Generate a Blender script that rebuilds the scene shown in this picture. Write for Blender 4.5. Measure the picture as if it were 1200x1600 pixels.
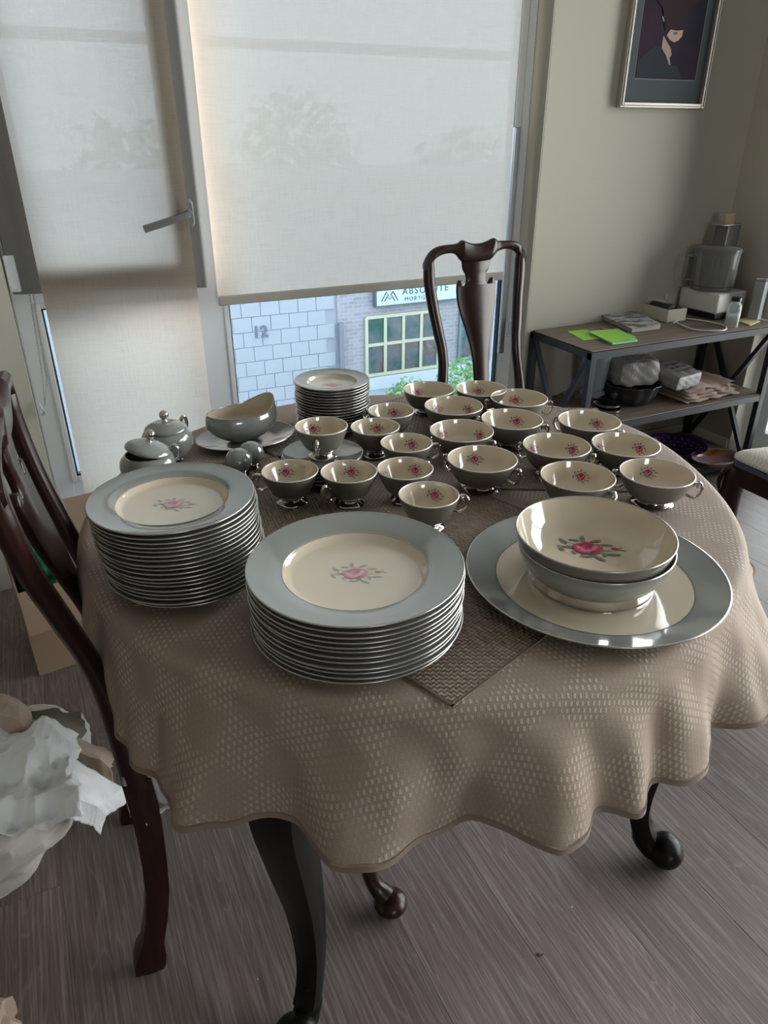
import bpy, bmesh, math, random
from mathutils import Vector, Matrix
random.seed(7)
PI = math.pi
for o in list(bpy.data.objects): bpy.data.objects.remove(o)
C = bpy.context.scene.collection
sc = bpy.context.scene

# ------------------------------------------------------------ camera
FPX = 1129.3
PITCH, YAW, ROLL = math.radians(27.43), math.radians(25.59), math.radians(-0.094)
CAM = Vector((0, 0, 1.33))
fw = Vector((math.sin(YAW)*math.cos(PITCH), math.cos(YAW)*math.cos(PITCH), -math.sin(PITCH)))
rt = Vector((math.cos(YAW), -math.sin(YAW), 0)); up = rt.cross(fw)
rt, up = math.cos(ROLL)*rt + math.sin(ROLL)*up, -math.sin(ROLL)*rt + math.cos(ROLL)*up
cd = bpy.data.cameras.new('camera'); cam = bpy.data.objects.new('camera', cd); C.objects.link(cam)
cam.matrix_world = Matrix(((rt.x, up.x, -fw.x, CAM.x), (rt.y, up.y, -fw.y, CAM.y), (rt.z, up.z, -fw.z, CAM.z), (0, 0, 0, 1)))
cd.sensor_width = 36; cd.sensor_fit = 'AUTO'; cd.lens = FPX/1600*36; cd.clip_start = .02; cd.clip_end = 300
sc.camera = cam

def ray(x, y): return fw + rt*((x-600)/FPX) - up*((y-800)/FPX)
def at(x, y, z):      # the place on the level plane of height z
    d = ray(x, y); return CAM + d*((z-CAM.z)/d.z)
def atY(x, y, Y):
    d = ray(x, y); return CAM + d*(Y/d.y)
def atX(x, y, X):
    d = ray(x, y); return CAM + d*(X/d.x)

# ------------------------------------------------------------ world, light, exposure
w = bpy.data.worlds.new('sky'); sc.world = w; w.use_nodes = True
nt = w.node_tree; nt.nodes.clear()
wo = nt.nodes.new('ShaderNodeOutputWorld'); bg = nt.nodes.new('ShaderNodeBackground')
tc = nt.nodes.new('ShaderNodeTexCoord'); sx = nt.nodes.new('ShaderNodeSeparateXYZ'); rp = nt.nodes.new('ShaderNodeValToRGB')
nt.links.new(tc.outputs['Generated'], sx.inputs[0]); nt.links.new(sx.outputs['Z'], rp.inputs[0])
rp.color_ramp.elements[0].position = .0; rp.color_ramp.elements[0].color = (.84, .82, .80, 1)
rp.color_ramp.elements[1].position = .7; rp.color_ramp.elements[1].color = (.72, .77, .86, 1)
e = rp.color_ramp.elements.new(.12); e.color = (.90, .90, .91, 1)
nt.links.new(rp.outputs[0], bg.inputs[0]); bg.inputs[1].default_value = 4.2
nt.links.new(bg.outputs[0], wo.inputs[0])
sc.view_settings.view_transform = 'Standard'; sc.view_settings.look = 'None'
sc.view_settings.gamma = 1; sc.view_settings.use_curve_mapping = False
sc.view_settings.exposure = 1.57
def portal(loc, rot, sx_, sy_):
    l = bpy.data.lights.new('window_light', 'AREA'); l.shape = 'RECTANGLE'; l.size = sx_; l.size_y = sy_
    l.cycles.is_portal = True
    o = bpy.data.objects.new('window_light', l); o.location = loc; o.rotation_euler = rot; C.objects.link(o)
portal((.85, 2.53, 1.3), (-PI/2, 0, 0), 1.9, 2.3)
portal((0, -4.62, 1.65), (PI/2, 0, 0), 1.4, 1.1)  # portal of the added fill window behind the camera
portal((2.99, .2, 1.22), (0, PI/2, 0), 2.4, 3.85)
sc.cycles.max_bounces = 10; sc.cycles.diffuse_bounces = 5; sc.cycles.transparent_max_bounces = 12
sc.cycles.sample_clamp_indirect = 6
sc.cycles.caustics_reflective = False; sc.cycles.caustics_refractive = False

# ------------------------------------------------------------ helpers
def mat(name, col=(.5, .5, .5), rough=.5, metal=0, spec=.5, coat=0, **k):
    m = bpy.data.materials.new(name); m.use_nodes = True
    b = m.node_tree.nodes['Principled BSDF']
    b.inputs['Base Color'].default_value = (*col, 1); b.inputs['Roughness'].default_value = rough
    b.inputs['Metallic'].default_value = metal; b.inputs['Specular IOR Level'].default_value = spec
    b.inputs['Coat Weight'].default_value = coat; b.inputs['Coat Roughness'].default_value = .05
    return m
def N(m, t, **k):
    n = m.node_tree.nodes.new(t)
    for a, v in k.items(): setattr(n, a, v)
    return n
def L(m, a, b): m.node_tree.links.new(a, b)
def pbsdf(m): return m.node_tree.nodes['Principled BSDF']
def math_(m, op, a, b=None, c=None):
    n = N(m, 'ShaderNodeMath', operation=op)
    for i, v in enumerate((a, b, c)):
        if v is None: continue
        if isinstance(v, (int, float)): n.inputs[i].default_value = v
        else: L(m, v, n.inputs[i])
    return n.outputs[0]
def coords(m, kind='Object', scale=(1, 1, 1), rot=(0, 0, 0)):
    t = N(m, 'ShaderNodeTexCoord'); mp = N(m, 'ShaderNodeMapping')
    mp.inputs['Scale'].default_value = scale; mp.inputs['Rotation'].default_value = rot
    L(m, t.outputs[kind], mp.inputs[0]); return mp.outputs[0]
def noise(m, vec, scale, detail=4, rough=.5):
    n = N(m, 'ShaderNodeTexNoise'); n.inputs['Scale'].default_value = scale
    n.inputs['Detail'].default_value = detail; n.inputs['Roughness'].default_value = rough
    L(m, vec, n.inputs['Vector']); return n.outputs['Fac']
def ramp(m, fac, stops):
    n = N(m, 'ShaderNodeValToRGB'); el = n.color_ramp.elements
    while len(el) < len(stops): el.new(.5)
    for e_, (p, c) in zip(el, stops): e_.position = p; e_.color = (*c, 1)
    L(m, fac, n.inputs[0]); return n.outputs[0]
def bump(m, h, strength=.3, dist=.001):
    n = N(m, 'ShaderNodeBump'); n.inputs['Strength'].default_value = strength; n.inputs['Distance'].default_value = dist
    L(m, h, n.inputs['Height']); L(m, n.outputs[0], pbsdf(m).inputs['Normal'])
def mixc(m, f, a, b):
    n = N(m, 'ShaderNodeMix', data_type='RGBA')
    if isinstance(f, (int, float)): n.inputs[0].default_value = f
    else: L(m, f, n.inputs[0])
    for i, v in ((6, a), (7, b)):
        if isinstance(v, tuple): n.inputs[i].default_value = (*v, 1)
        else: L(m, v, n.inputs[i])
    return n.outputs[2]

class MB:
    """collects geometry for ONE mesh object"""
    def __init__(s): s.v = []; s.f = []; s.mi = []; s.uv = None
    def add(s, vs, fs, mi=0):
        o = len(s.v); s.v += [tuple(q) for q in vs]
        for f in fs: s.f.append(tuple(i+o for i in f)); s.mi.append(mi)
        return s
    def box(s, lo, hi, mi=0, M=None):
        x0, y0, z0 = lo; x1, y1, z1 = hi
        vs = [Vector(p) for p in ((x0,y0,z0),(x1,y0,z0),(x1,y1,z0),(x0,y1,z0),(x0,y0,z1),(x1,y0,z1),(x1,y1,z1),(x0,y1,z1))]
        if M is not None: vs = [M @ v for v in vs]
        return s.add(vs, [(0,3,2,1),(4,5,6,7),(0,1,5,4),(1,2,6,5),(2,3,7,6),(3,0,4,7)], mi)
    def lathe(s, prof, n=48, mi=0, mifn=None, c=(0,0,0), rfn=None, capb=False, capt=False):
        vs = []
        for r, z in prof:
            for k in range(n):
                a = 2*PI*k/n; rr = r*(rfn(a, z) if rfn else 1)
                vs.append((c[0]+rr*math.cos(a), c[1]+rr*math.sin(a), c[2]+z))
        o = len(s.v); s.v += vs
        for j in range(len(prof)-1):
            for k in range(n):
                k2 = (k+1) % n
                s.f.append((o+j*n+k, o+j*n+k2, o+(j+1)*n+k2, o+(j+1)*n+k)); s.mi.append(mifn(j) if mifn else mi)
        if capb: s.f.append(tuple(o+k for k in reversed(range(n)))); s.mi.append(mi)
        if capt: s.f.append(tuple(o+(len(prof)-1)*n+k for k in range(n))); s.mi.append(mi)
        return s
    def tube(s, pts, rad, n=8, mi=0, sq=None, cap=True, upv=None):
        pts = [Vector(p) for p in pts]; m = len(pts)
        if isinstance(rad, (int, float)) or (isinstance(rad, tuple) and len(rad) == 2): rad = [rad]*m
        T = [(pts[min(i+1, m-1)]-pts[max(i-1, 0)]).normalized() for i in range(m)]
        u = Vector(upv) if upv else (Vector((0,0,1)) if abs(T[0].z) < .9 else Vector((1,0,0)))
        o = len(s.v); 
        for i in range(m):
            u = (u - T[i]*u.dot(T[i])).normalized(); v = T[i].cross(u)
            r = rad[i]; ru, rv = r if isinstance(r, (tuple, list)) else (r, r)
            for k in range(n):
                a = 2*PI*k/n; ca, sa = math.cos(a), math.sin(a)
                if sq:
                    q = max(abs(ca), abs(sa)); ca, sa = ca/q*(1-(1-q)*(1-sq)), sa/q*(1-(1-q)*(1-sq))
                s.v.append(tuple(pts[i]+u*(ca*ru)+v*(sa*rv)))
        for i in range(m-1):
            for k in range(n):
                k2 = (k+1) % n; s.f.append((o+i*n+k, o+i*n+k2, o+(i+1)*n+k2, o+(i+1)*n+k)); s.mi.append(mi)
        if cap:
            s.f.append(tuple(o+k for k in reversed(range(n)))); s.mi.append(mi)
            s.f.append(tuple(o+(m-1)*n+k for k in range(n))); s.mi.append(mi)
        return s
    def ribbon(s, lv, TH, fn, mi=0, rnd=.3):
        """lv: (t, lo, hi); fn(t, a, d) -> point; a thick strip with softened edges"""
        o = len(s.v)
        for t, lo, hi in lv:
            th = TH(t) if callable(TH) else TH; e = min(th*rnd, (hi-lo)*.3)
            for a, d in ((lo+e, -th/2), (hi-e, -th/2), (hi, -th/2+e), (hi, th/2-e), (hi-e, th/2), (lo+e, th/2), (lo, th/2-e), (lo, -th/2+e)):
                s.v.append(tuple(fn(t, a, d)))
        m = len(lv)
        for i in range(m-1):
            for k in range(8):
                k2 = (k+1) % 8; s.f.append((o+i*8+k, o+i*8+k2, o+(i+1)*8+k2, o+(i+1)*8+k)); s.mi.append(mi)
        s.f.append(tuple(o+k for k in reversed(range(8)))); s.mi.append(mi)
        s.f.append(tuple(o+(m-1)*8+k for k in range(8))); s.mi.append(mi)
        return s
    def panel(s, poly, th, fn, dz=.003, mi=0):
        """flat outline (a, t) cut from a board: scanned along t into strips, bent by fn"""
        t0 = min(p[1] for p in poly); t1 = max(p[1] for p in poly); n = int((t1-t0)/dz); ch = []
        for k in range(n+1):
            t = t0+1e-5+(t1-t0-2e-5)*k/n; xs = []
            for (a0, b0), (a1, b1) in zip(poly, poly[1:]+poly[:1]):
                if (b0 > t) != (b1 > t): xs.append(a0+(a1-a0)*(t-b0)/(b1-b0))
            xs.sort(); iv = [(xs[i], xs[i+1]) for i in range(0, len(xs)-1, 2) if xs[i+1]-xs[i] > .0008]; new = []; used = set()
            for c in ch:
                if c[-1][0] == 'end': new.append(c); continue
                m = [i for i, v in enumerate(iv) if min(v[1], c[-1][2])-max(v[0], c[-1][1]) > .55*(c[-1][2]-c[-1][1]) and abs((v[1]-v[0])-(c[-1][2]-c[-1][1])) < .02]
                if len(m) == 1 and m[0] not in used: used.add(m[0]); c.append((t, *iv[m[0]]))
                else: c.append(('end',))
                new.append(c)
            for i, v in enumerate(iv):
                if i not in used: new.append(([(tp, *v)] if k else [])+[(t, *v)])
            ch = new; tp = t
        for c in ch:
            c = [q for q in c if q[0] != 'end']
            if len(c) > 1: s.ribbon(c, th, fn, mi, .22)
        return s
    def ball(s, c, r, n=12, m=8, mi=0, sc_=(1,1,1)):
        prof = [(max(1e-5, math.sin(PI*j/m))*r, -math.cos(PI*j/m)*r) for j in range(m+1)]
        o = len(s.v); s.lathe(prof, n, mi)
        for i in range(o, len(s.v)):
            x, y, z = s.v[i]; s.v[i] = (c[0]+x*sc_[0], c[1]+y*sc_[1], c[2]+z*sc_[2])
        return s
    def mesh(s, name, mats, smooth=True, ang=35):
        me = bpy.data.meshes.new(name); me.from_pydata(s.v, [], s.f)
        for m in (mats if isinstance(mats, (list, tuple)) else [mats]): me.materials.append(m)
        me.polygons.foreach_set('material_index', s.mi)
        bm = bmesh.new(); bm.from_mesh(me); bmesh.ops.recalc_face_normals(bm, faces=bm.faces)
        if smooth:
            ca = math.radians(ang)
            for f in bm.faces: f.smooth = True
            for e_ in bm.edges:
                if len(e_.link_faces) == 2 and e_.calc_face_angle(0) > ca: e_.smooth = False
        bm.to_mesh(me); bm.free(); me.update(); return me
    def obj(s, name, mats, parent=None, loc=(0,0,0), rot=(0,0,0), smooth=True, bevel=0, ang=35, segs=2):
        o = bpy.data.objects.new(name, s.mesh(name, mats, smooth, ang)); C.objects.link(o)
        o.location = loc; o.rotation_euler = rot
        if parent: o.parent = parent
        if bevel:
            b = o.modifiers.new('b', 'BEVEL'); b.width = bevel; b.segments = segs; b.limit_method = 'ANGLE'
        return o
def tag(o, label=None, cat=None, group=None, kind=None):
    if label: o['label'] = label
    if cat: o['category'] = cat
    if group: o['group'] = group
    if kind: o['kind'] = kind
    return o
def thing(name, label, cat, loc=(0,0,0), rz=0, group=None):
    o = bpy.data.objects.new(name, None); o.empty_display_size = .05; C.objects.link(o)
    o.location = loc; o.rotation_euler = (0, 0, rz)
    return tag(o, label, cat, group)
def dup(src, loc, rot, label):
    c = src.copy(); C.objects.link(c); c.location = loc; c.rotation_euler = rot; c['label'] = label
    for ch in src.children:
        d = ch.copy(); C.objects.link(d); d.parent = c
        for g in ch.children:
            h = g.copy(); C.objects.link(h); h.parent = d
    return c
def setkind(o): o['kind'] = 'structure'; return o
def lerp(a, b, t): return a+(b-a)*t
def interp(tab, x):
    if x <= tab[0][0]: return tab[0][1]
    for (x0, y0), (x1, y1) in zip(tab, tab[1:]):
        if x <= x1:
            t = (x-x0)/(x1-x0); t = t*t*(3-2*t)*.5+t*.5; return y0+(y1-y0)*t
    return tab[-1][1]
def catmull(P, n=6):
    P = [Vector(p) for p in P]; out = []
    for i in range(len(P)-1):
        p0, p1, p2, p3 = P[max(i-1,0)], P[i], P[i+1], P[min(i+2, len(P)-1)]
        for k in range(n):
            t = k/n; out.append(.5*((2*p1)+(p2-p0)*t+(2*p0-5*p1+4*p2-p3)*t*t+(3*p1-p0-3*p2+p3)*t**3))
    out.append(P[-1]); return out

# ------------------------------------------------------------ materials
glaze = mat('grey_glaze', (.240, .252, .240), .14, spec=.9, coat=1)
cream = mat('cream_glaze', (.62, .535, .41), .10, spec=.8, coat=.8)
silver = mat('silver_lustre', (.62, .57, .53), .10, 1)
cuprim = mat('cup_rim', (.72, .69, .64), .3, .4)
silverrim = mat('silver_rim', (.50, .47, .44), .25, .85)
cupgrey = mat('taupe_glaze', (.175, .158, .135), .16, spec=.5, coat=.2)
pink = mat('rose_pink', (.46, .055, .13), .25); pink2 = mat('rose_deep', (.27, .012, .06), .25); pink3 = mat('rose_light', (.62, .20, .28), .25)
ppink = mat('rose_pale', (.58, .29, .34), .25); ppink2 = mat('rose_pale_deep', (.50, .20, .26), .25); ppink3 = mat('rose_pale_light', (.64, .43, .44), .25)
leafg = mat('leaf_grey', (.17, .19, .17), .25); leafp = mat('leaf_pale', (.34, .36, .33), .25)
pvc = mat('white_upvc', (.84, .90, .96), .32)  # plain white in truth; blue of the skylight mixed into the colour
dkw = mat('dark_cherry_wood', (.040, .011, .007), .30, spec=.35, coat=.08)
n_ = coords(dkw, 'Object', (30, 30, 3)); f_ = noise(dkw, n_, 3, 6, .6)
L(dkw, ramp(dkw, f_, [(.3, (.008, .0022, .0016)), (.55, (.020, .0055, .0038)), (.8, (.036, .010, .007))]), pbsdf(dkw).inputs['Base Color'])
blk = mat('black_lacquer', (.006, .0055, .0055), .32, spec=.2, coat=0)
n_ = coords(blk, 'Object', (20, 20, 3)); L(blk, ramp(blk, noise(blk, n_, 4, 4), [(.3, (.003, .003, .003)), (.8, (.010, .009, .008))]), pbsdf(blk).inputs['Base Color'])
blkp = mat('black_plastic', (.012, .012, .013), .4)
whitep = mat('white_plastic', (.62, .62, .60), .35)
tanp = mat('tan_plastic', (.55, .44, .30), .5)
steel = mat('steel', (.5, .5, .52), .3, 1)
chrome = mat('chrome', (.7, .7, .72), .08, 1)
metal = mat('blue_grey_metal', (.026, .030, .038), .55, 0, spec=.25)
def clear(name, col=(.9, .93, .95), alpha=.75, rough=.05):
    m = mat(name, col, rough, spec=.6); nt_ = m.node_tree; b = pbsdf(m)
    tr = N(m, 'ShaderNodeBsdfTransparent'); mx = N(m, 'ShaderNodeMixShader')
    fr = N(m, 'ShaderNodeFresnel'); fr.inputs[0].default_value = 1.45
    f1 = math_(m, 'ADD', fr.outputs[0], 1-alpha)
    L(m, f1, mx.inputs[0]); tr.inputs[0].default_value = (*col, 1)
    L(m, tr.outputs[0], mx.inputs[1]); L(m, b.outputs[0], mx.inputs[2])
    L(m, mx.outputs[0], nt_.nodes['Material Output'].inputs[0]); return m
glass = clear('window_glass', (.435, .488, .532), 1.0, .0)       # blue-grey tint added to dim street and daylight against the room
glass2 = clear('clear_window_glass', (.94, .96, .95), 1.0, .0); pbsdf(glass2).inputs['Base Color'].default_value = (.02, .03, .03, 1)
pbsdf(glass).inputs['Base Color'].default_value = (.02, .03, .03, 1)
clearp = clear('clear_plastic', (.62, .62, .60), .80)
film = clear('clear_film', (.86, .86, .86), .94, .15)
jar = clear('clear_glass', (.84, .87, .89), .76)

# walls: matt warm grey-green paint with roller texture
wallm = mat('wall_paint', (.50, .475, .405), .8)
n_ = coords(wallm, 'Object'); bump(wallm, noise(wallm, n_, 220, 3), .12, .001)
revm = mat('reveal_paint', (.74, .71, .62), .7); bump(revm, noise(revm, coords(revm), 220, 3), .1, .001)
ceilm = mat('ceiling_paint', (.62, .61, .58), .9); bump(ceilm, noise(ceilm, coords(ceilm), 90, 4), .2, .001)
# floor planks: grey-brown oak vinyl
plank_m = mat('grey_oak_plank', (.2, .17, .15), .42, spec=.45)
oi = N(plank_m, 'ShaderNodeObjectInfo'); tcn = N(plank_m, 'ShaderNodeTexCoord')
va = N(plank_m, 'ShaderNodeVectorMath', operation='ADD'); L(plank_m, tcn.outputs['Object'], va.inputs[0])
cmb = N(plank_m, 'ShaderNodeCombineXYZ'); L(plank_m, math_(plank_m, 'MULTIPLY', oi.outputs['Random'], 37.0), cmb.inputs[0]); L(plank_m, math_(plank_m, 'MULTIPLY', oi.outputs['Random'], 91.0), cmb.inputs[1]); L(plank_m, cmb.outputs[0], va.inputs[1])
def vmap(m, v, scale):
    mp = N(m, 'ShaderNodeMapping'); mp.inputs['Scale'].default_value = scale; L(m, v, mp.inputs[0]); return mp.outputs[0]
fine = noise(plank_m, vmap(plank_m, va.outputs[0], (210, 5, 1)), 1.0, 6, .65)
wave = N(plank_m, 'ShaderNodeTexNoise'); wave.inputs['Scale'].default_value = 1; wave.inputs['Detail'].default_value = 2
wave.inputs['Distortion'].default_value = .6
L(plank_m, vmap(plank_m, va.outputs[0], (9, 1.1, 1)), wave.inputs['Vector'])
rings = math_(plank_m, 'ABSOLUTE', math_(plank_m, 'SINE', math_(plank_m, 'MULTIPLY', wave.outputs['Fac'], 55.0)))
veins = math_(plank_m, 'POWER', math_(plank_m, 'SUBTRACT', 1.0, rings), 6.0)
basec = ramp(plank_m, fine, [(.25, (.092, .068, .060)), (.5, (.175, .135, .121)), (.75, (.34, .285, .27))])
c1 = mixc(plank_m, math_(plank_m, 'MULTIPLY', veins, .35), basec, (.36, .32, .30))
tone = math_(plank_m, 'ADD', math_(plank_m, 'MULTIPLY', oi.outputs['Random'], .34), .80)
mm = N(plank_m, 'ShaderNodeVectorMath', operation='SCALE'); L(plank_m, c1, mm.inputs[0]); L(plank_m, tone, mm.inputs['Scale'])
L(plank_m, mm.outputs[0], pbsdf(plank_m).inputs['Base Color'])
bump(plank_m, fine, .25, .0006)
# shelf boards
board = mat('shelf_board', (.2, .14, .1), .55)
fb = noise(board, coords(board, 'Object', (3, 60, 20)), 1.6, 6, .6)
L(board, ramp(board, fb, [(.25, (.085, .060, .045)), (.5, (.17, .125, .095)), (.8, (.26, .20, .155))]), pbsdf(board).inputs['Base Color'])
# roller blind fabric: real weave, partly see-through, lets light through
def blind_material():
    m = mat('roller_blind_fabric', (.80, .76, .68), .9); nt_ = m.node_tree; b = pbsdf(m)
    v = coords(m, 'Object')
    nx = noise(m, vmap(m, v, (260, 14, 14)), 1, 3, .6); nz = noise(m, vmap(m, v, (14, 14, 300)), 1, 3, .6)
    wv = math_(m, 'ADD', nx, nz)
    tl = N(m, 'ShaderNodeBsdfTranslucent'); tl.inputs[0].default_value = (.86, .81, .71, 1)
    tr = N(m, 'ShaderNodeBsdfTransparent'); tr.inputs[0].default_value = (1, 1, 1, 1)
    L(m, ramp(m, wv, [(.7, (.96, .77, .59)), (1.2, (.98, .84, .68))]), tl.inputs[0])
    m1 = N(m, 'ShaderNodeMixShader'); m1.inputs[0].default_value = .86
    L(m, b.outputs[0], m1.inputs[1]); L(m, tl.outputs[0], m1.inputs[2])
    m2 = N(m, 'ShaderNodeMixShader')
    thr = math_(m, 'MULTIPLY_ADD', wv, -.12, .15); thr2 = math_(m, 'MAXIMUM', thr, .008)
    L(m, thr2, m2.inputs[0]); L(m, m1.outputs[0], m2.inputs[1]); L(m, tr.outputs[0], m2.inputs[2])
    L(m, m2.outputs[0], nt_.nodes['Material Output'].inputs[0]); return m
blindm = blind_material()
hemm = mat('blind_hem', (.36, .34, .30), .8)
# tablecloth: taupe cotton with woven dots gathered in diamonds
def cloth_material():
    m = mat('tablecloth_weave', (.2, .17, .14), .75, spec=.25); b = pbsdf(m)
    uv = N(m, 'ShaderNodeUVMap'); uv.uv_map = 'UVMap'
    mp = N(m, 'ShaderNodeMapping'); L(m, uv.outputs[0], mp.inputs[0]); mp.inputs['Rotation'].default_value = (0, 0, .33)
    s = N(m, 'ShaderNodeSeparateXYZ'); L(m, mp.outputs[0], s.inputs[0])
    P = .0078
    u = math_(m, 'DIVIDE', s.outputs[0], P); v = math_(m, 'DIVIDE', s.outputs[1], P*1.15)
    row = math_(m, 'FLOOR', v)
    u2 = math_(m, 'ADD', u, math_(m, 'MULTIPLY', row, .5))
    fu = math_(m, 'ABSOLUTE', math_(m, 'SUBTRACT', math_(m, 'FRACT', u2), .5))
    fv = math_(m, 'ABSOLUTE', math_(m, 'SUBTRACT', math_(m, 'FRACT', v), .5))
    d1 = N(m, 'ShaderNodeMapRange'); L(m, fu, d1.inputs[0]); d1.inputs[1].default_value = .26; d1.inputs[2].default_value = .16
    d2 = N(m, 'ShaderNodeMapRange'); L(m, fv, d2.inputs[0]); d2.inputs[1].default_value = .36; d2.inputs[2].default_value = .26
    dot = math_(m, 'MULTIPLY', d1.outputs[0], d2.outputs[0])
    Q = .086
    U = math_(m, 'ABSOLUTE', math_(m, 'SUBTRACT', math_(m, 'FRACT', math_(m, 'DIVIDE', s.outputs[0], Q)), .5))
    V = math_(m, 'ABSOLUTE', math_(m, 'SUBTRACT', math_(m, 'FRACT', math_(m, 'DIVIDE', s.outputs[1], Q)), .5))
    dm = N(m, 'ShaderNodeMapRange'); L(m, math_(m, 'ADD', U, V), dm.inputs[0]); dm.inputs[1].default_value = .60; dm.inputs[2].default_value = .44
    dm.inputs[3].default_value = .12; dm.inputs[4].default_value = 1
    dd = math_(m, 'MULTIPLY', dot, dm.outputs[0])
    fib = noise(m, coords(m, 'UV', (700, 700, 1)), 1, 2)
    base = ramp(m, fib, [(.3, (.245, .187, .148)), (.7, (.34, .265, .215))])
    L(m, mixc(m, math_(m, 'MULTIPLY', dd, .55), base, (.52, .46, .38)), b.inputs['Base Color'])
    bump(m, math_(m, 'ADD', dd, math_(m, 'MULTIPLY', fib, .4)), .5, .0012)
    return m
clothm = cloth_material()
def weave_material():
    m = mat('woven_placemat', (.2, .15, .11), .5, spec=.4); b = pbsdf(m)
    v = coords(m, 'Object'); s = N(m, 'ShaderNodeSeparateXYZ'); L(m, v, s.inputs[0]); P = .0052
    u = math_(m, 'DIVIDE', s.outputs[0], P); w_ = math_(m, 'DIVIDE', s.outputs[1], P)
    par = math_(m, 'FRACT', math_(m, 'MULTIPLY', math_(m, 'ADD', math_(m, 'FLOOR', u), math_(m, 'FLOOR', w_)), .5))
    fu = math_(m, 'SINE', math_(m, 'MULTIPLY', math_(m, 'FRACT', u), PI)); fw_ = math_(m, 'SINE', math_(m, 'MULTIPLY', math_(m, 'FRACT', w_), PI))
    sel = math_(m, 'GREATER_THAN', par, .25)
    h = math_(m, 'ADD', math_(m, 'MULTIPLY', sel, fu), math_(m, 'MULTIPLY', math_(m, 'SUBTRACT', 1.0, sel), fw_))
    st = noise(m, vmap(m, v, (300, 40, 1)), 1, 3)
    ca = ramp(m, st, [(.3, (.15, .105, .075)), (.55, (.31, .235, .175)), (.75, (.50, .40, .31))])
    L(m, mixc(m, math_(m, 'POWER', h, .6), (.018, .013, .010), ca), b.inputs['Base Color'])
    bump(m, h, .8, .0012); return m
matm = weave_material()
# ------------------------------------------------------------ room shell
WY, XL, XR, YB, ZC = 2.35, -4.0, 2.765, -4.4, 2.55
WX0, WX1, WZ0, WZ1 = -.05, 1.754, .245, 2.45      # window opening
floor = setkind(MB().box((XL, YB, -.2), (XR+.25, WY+.1, -.004)).obj('floor', mat('subfloor', (.10, .085, .075), .8), smooth=False))
pw, pl = .192, 1.22
pm = MB().box((-pw/2+.0002, -pl/2+.0002, -.006), (pw/2-.0002, pl/2-.0002, 0)).mesh('plank', plank_m, False)
bmq = bmesh.new(); bmq.from_mesh(pm); bmesh.ops.bevel(bmq, geom=[e_ for e_ in bmq.edges if all(v.co.z > -.001 for v in e_.verts)], offset=.0005, segments=1, affect='EDGES'); bmq.to_mesh(pm); bmq.free()
ix = 0
for i in range(36):
    x = .592-pw/2 + (i-24)*pw
    off = [0, .41, .83, .2, .62][i % 5]
    for j in range(6):
        y = WY-pl/2 - j*pl + off*.6
        if y-pl/2 > WY: continue
        p = bpy.data.objects.new('plank', pm); C.objects.link(p); p.parent = floor
        p.location = (x, min(y, 9), 0)
        if y+pl/2 > WY-.001:
            s_ = (WY-.002-(y-pl/2))/pl; p.scale = (1, s_, 1); p.location.y = y-pl/2+pl*s_/2
ceiling = setkind(MB().box((XL, YB, ZC), (XR, WY, ZC+.1)).obj('ceiling', ceilm, smooth=False))
RD = .085   # reveal depth
def wall(name, boxes, m=None):
    b = MB()
    for lo, hi in boxes: b.box(lo, hi)
    return setkind(b.obj(name, m or wallm, smooth=False))
wall('wall_back', [((XL, WY, 0), (WX0, WY+.24, ZC)), ((WX1, WY, 0), (XR+.24, WY+.24, ZC)), ((WX0, WY, 0), (WX1, WY+.24, WZ0-.03)), ((WX0, WY, WZ1), (WX1, WY+.24, ZC))])
wall('wall_left', [((XL-.1, YB, 0), (XL, WY, ZC))])
FX0, FX1, FZ0 = -.7, .7, 1.1  # unseen window added behind the camera as fill light
wall('wall_front', [((XL, YB-.24, 0), (FX0, YB, ZC)), ((FX1, YB-.24, 0), (XR, YB, ZC)), ((FX0, YB-.24, 0), (FX1, YB, FZ0)), ((FX0, YB-.24, 2.2), (FX1, YB, ZC))])
w3 = setkind(bpy.data.objects.new('fill_window', None)); C.objects.link(w3)
for lo, hi in (((FX0, YB-.2, FZ0), (FX0+.06, YB-.13, 2.2)), ((FX1-.06, YB-.2, FZ0), (FX1, YB-.13, 2.2)), ((FX0+.06, YB-.199, FZ0), (FX1-.06, YB-.131, FZ0+.07)), ((FX0+.06, YB-.199, 2.13), (FX1-.06, YB-.131, 2.2))): MB().box(lo, hi).obj('fill_window_frame', pvc, w3, smooth=False, bevel=.005)
MB().box((FX0+.06, YB-.17, FZ0+.07), (FX1-.06, YB-.164, 2.13)).obj('pane', glass2, w3, smooth=False)
DY0, DY1, DZ1 = -1.7, 2.105, 2.4      # tall glazed opening in the right wall
wall('wall_right', [((XR, DY1, 0), (XR+.24, WY, ZC)), ((XR, YB, 0), (XR+.24, DY0, ZC)), ((XR, DY0, DZ1), (XR+.24, DY1, ZC)), ((XR, DY0, 0), (XR+.24, DY1, .03))])
setkind(MB().box((WX1-.004, WY+.001, WZ0), (WX1+.001, WY+.20, WZ1)).obj('trim_1', revm, smooth=False))
setkind(MB().box((XR+.001, DY1-.004, .03), (XR+.20, DY1+.001, DZ1)).obj('trim_2', revm, smooth=False))
setkind(MB().box((WX0-.0, WY-.012, WZ0-.03), (WX1+.0, WY+.22, WZ0)).obj('trim_3', pvc, smooth=False, bevel=.003))
setkind(MB().box((XR+.001, DY0, .03), (XR+.2, DY1-.004, .055)).obj('trim_4', revm, smooth=False))
setkind(MB().box((WX1+.01, WY-.014, 0), (XR-.014, WY, .10)).obj('baseboard_back', revm, smooth=False, bevel=.003))
setkind(MB().box((XR-.014, DY1+.002, 0), (XR, WY, .10)).obj('baseboard_right', revm, smooth=False, bevel=.003))
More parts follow.
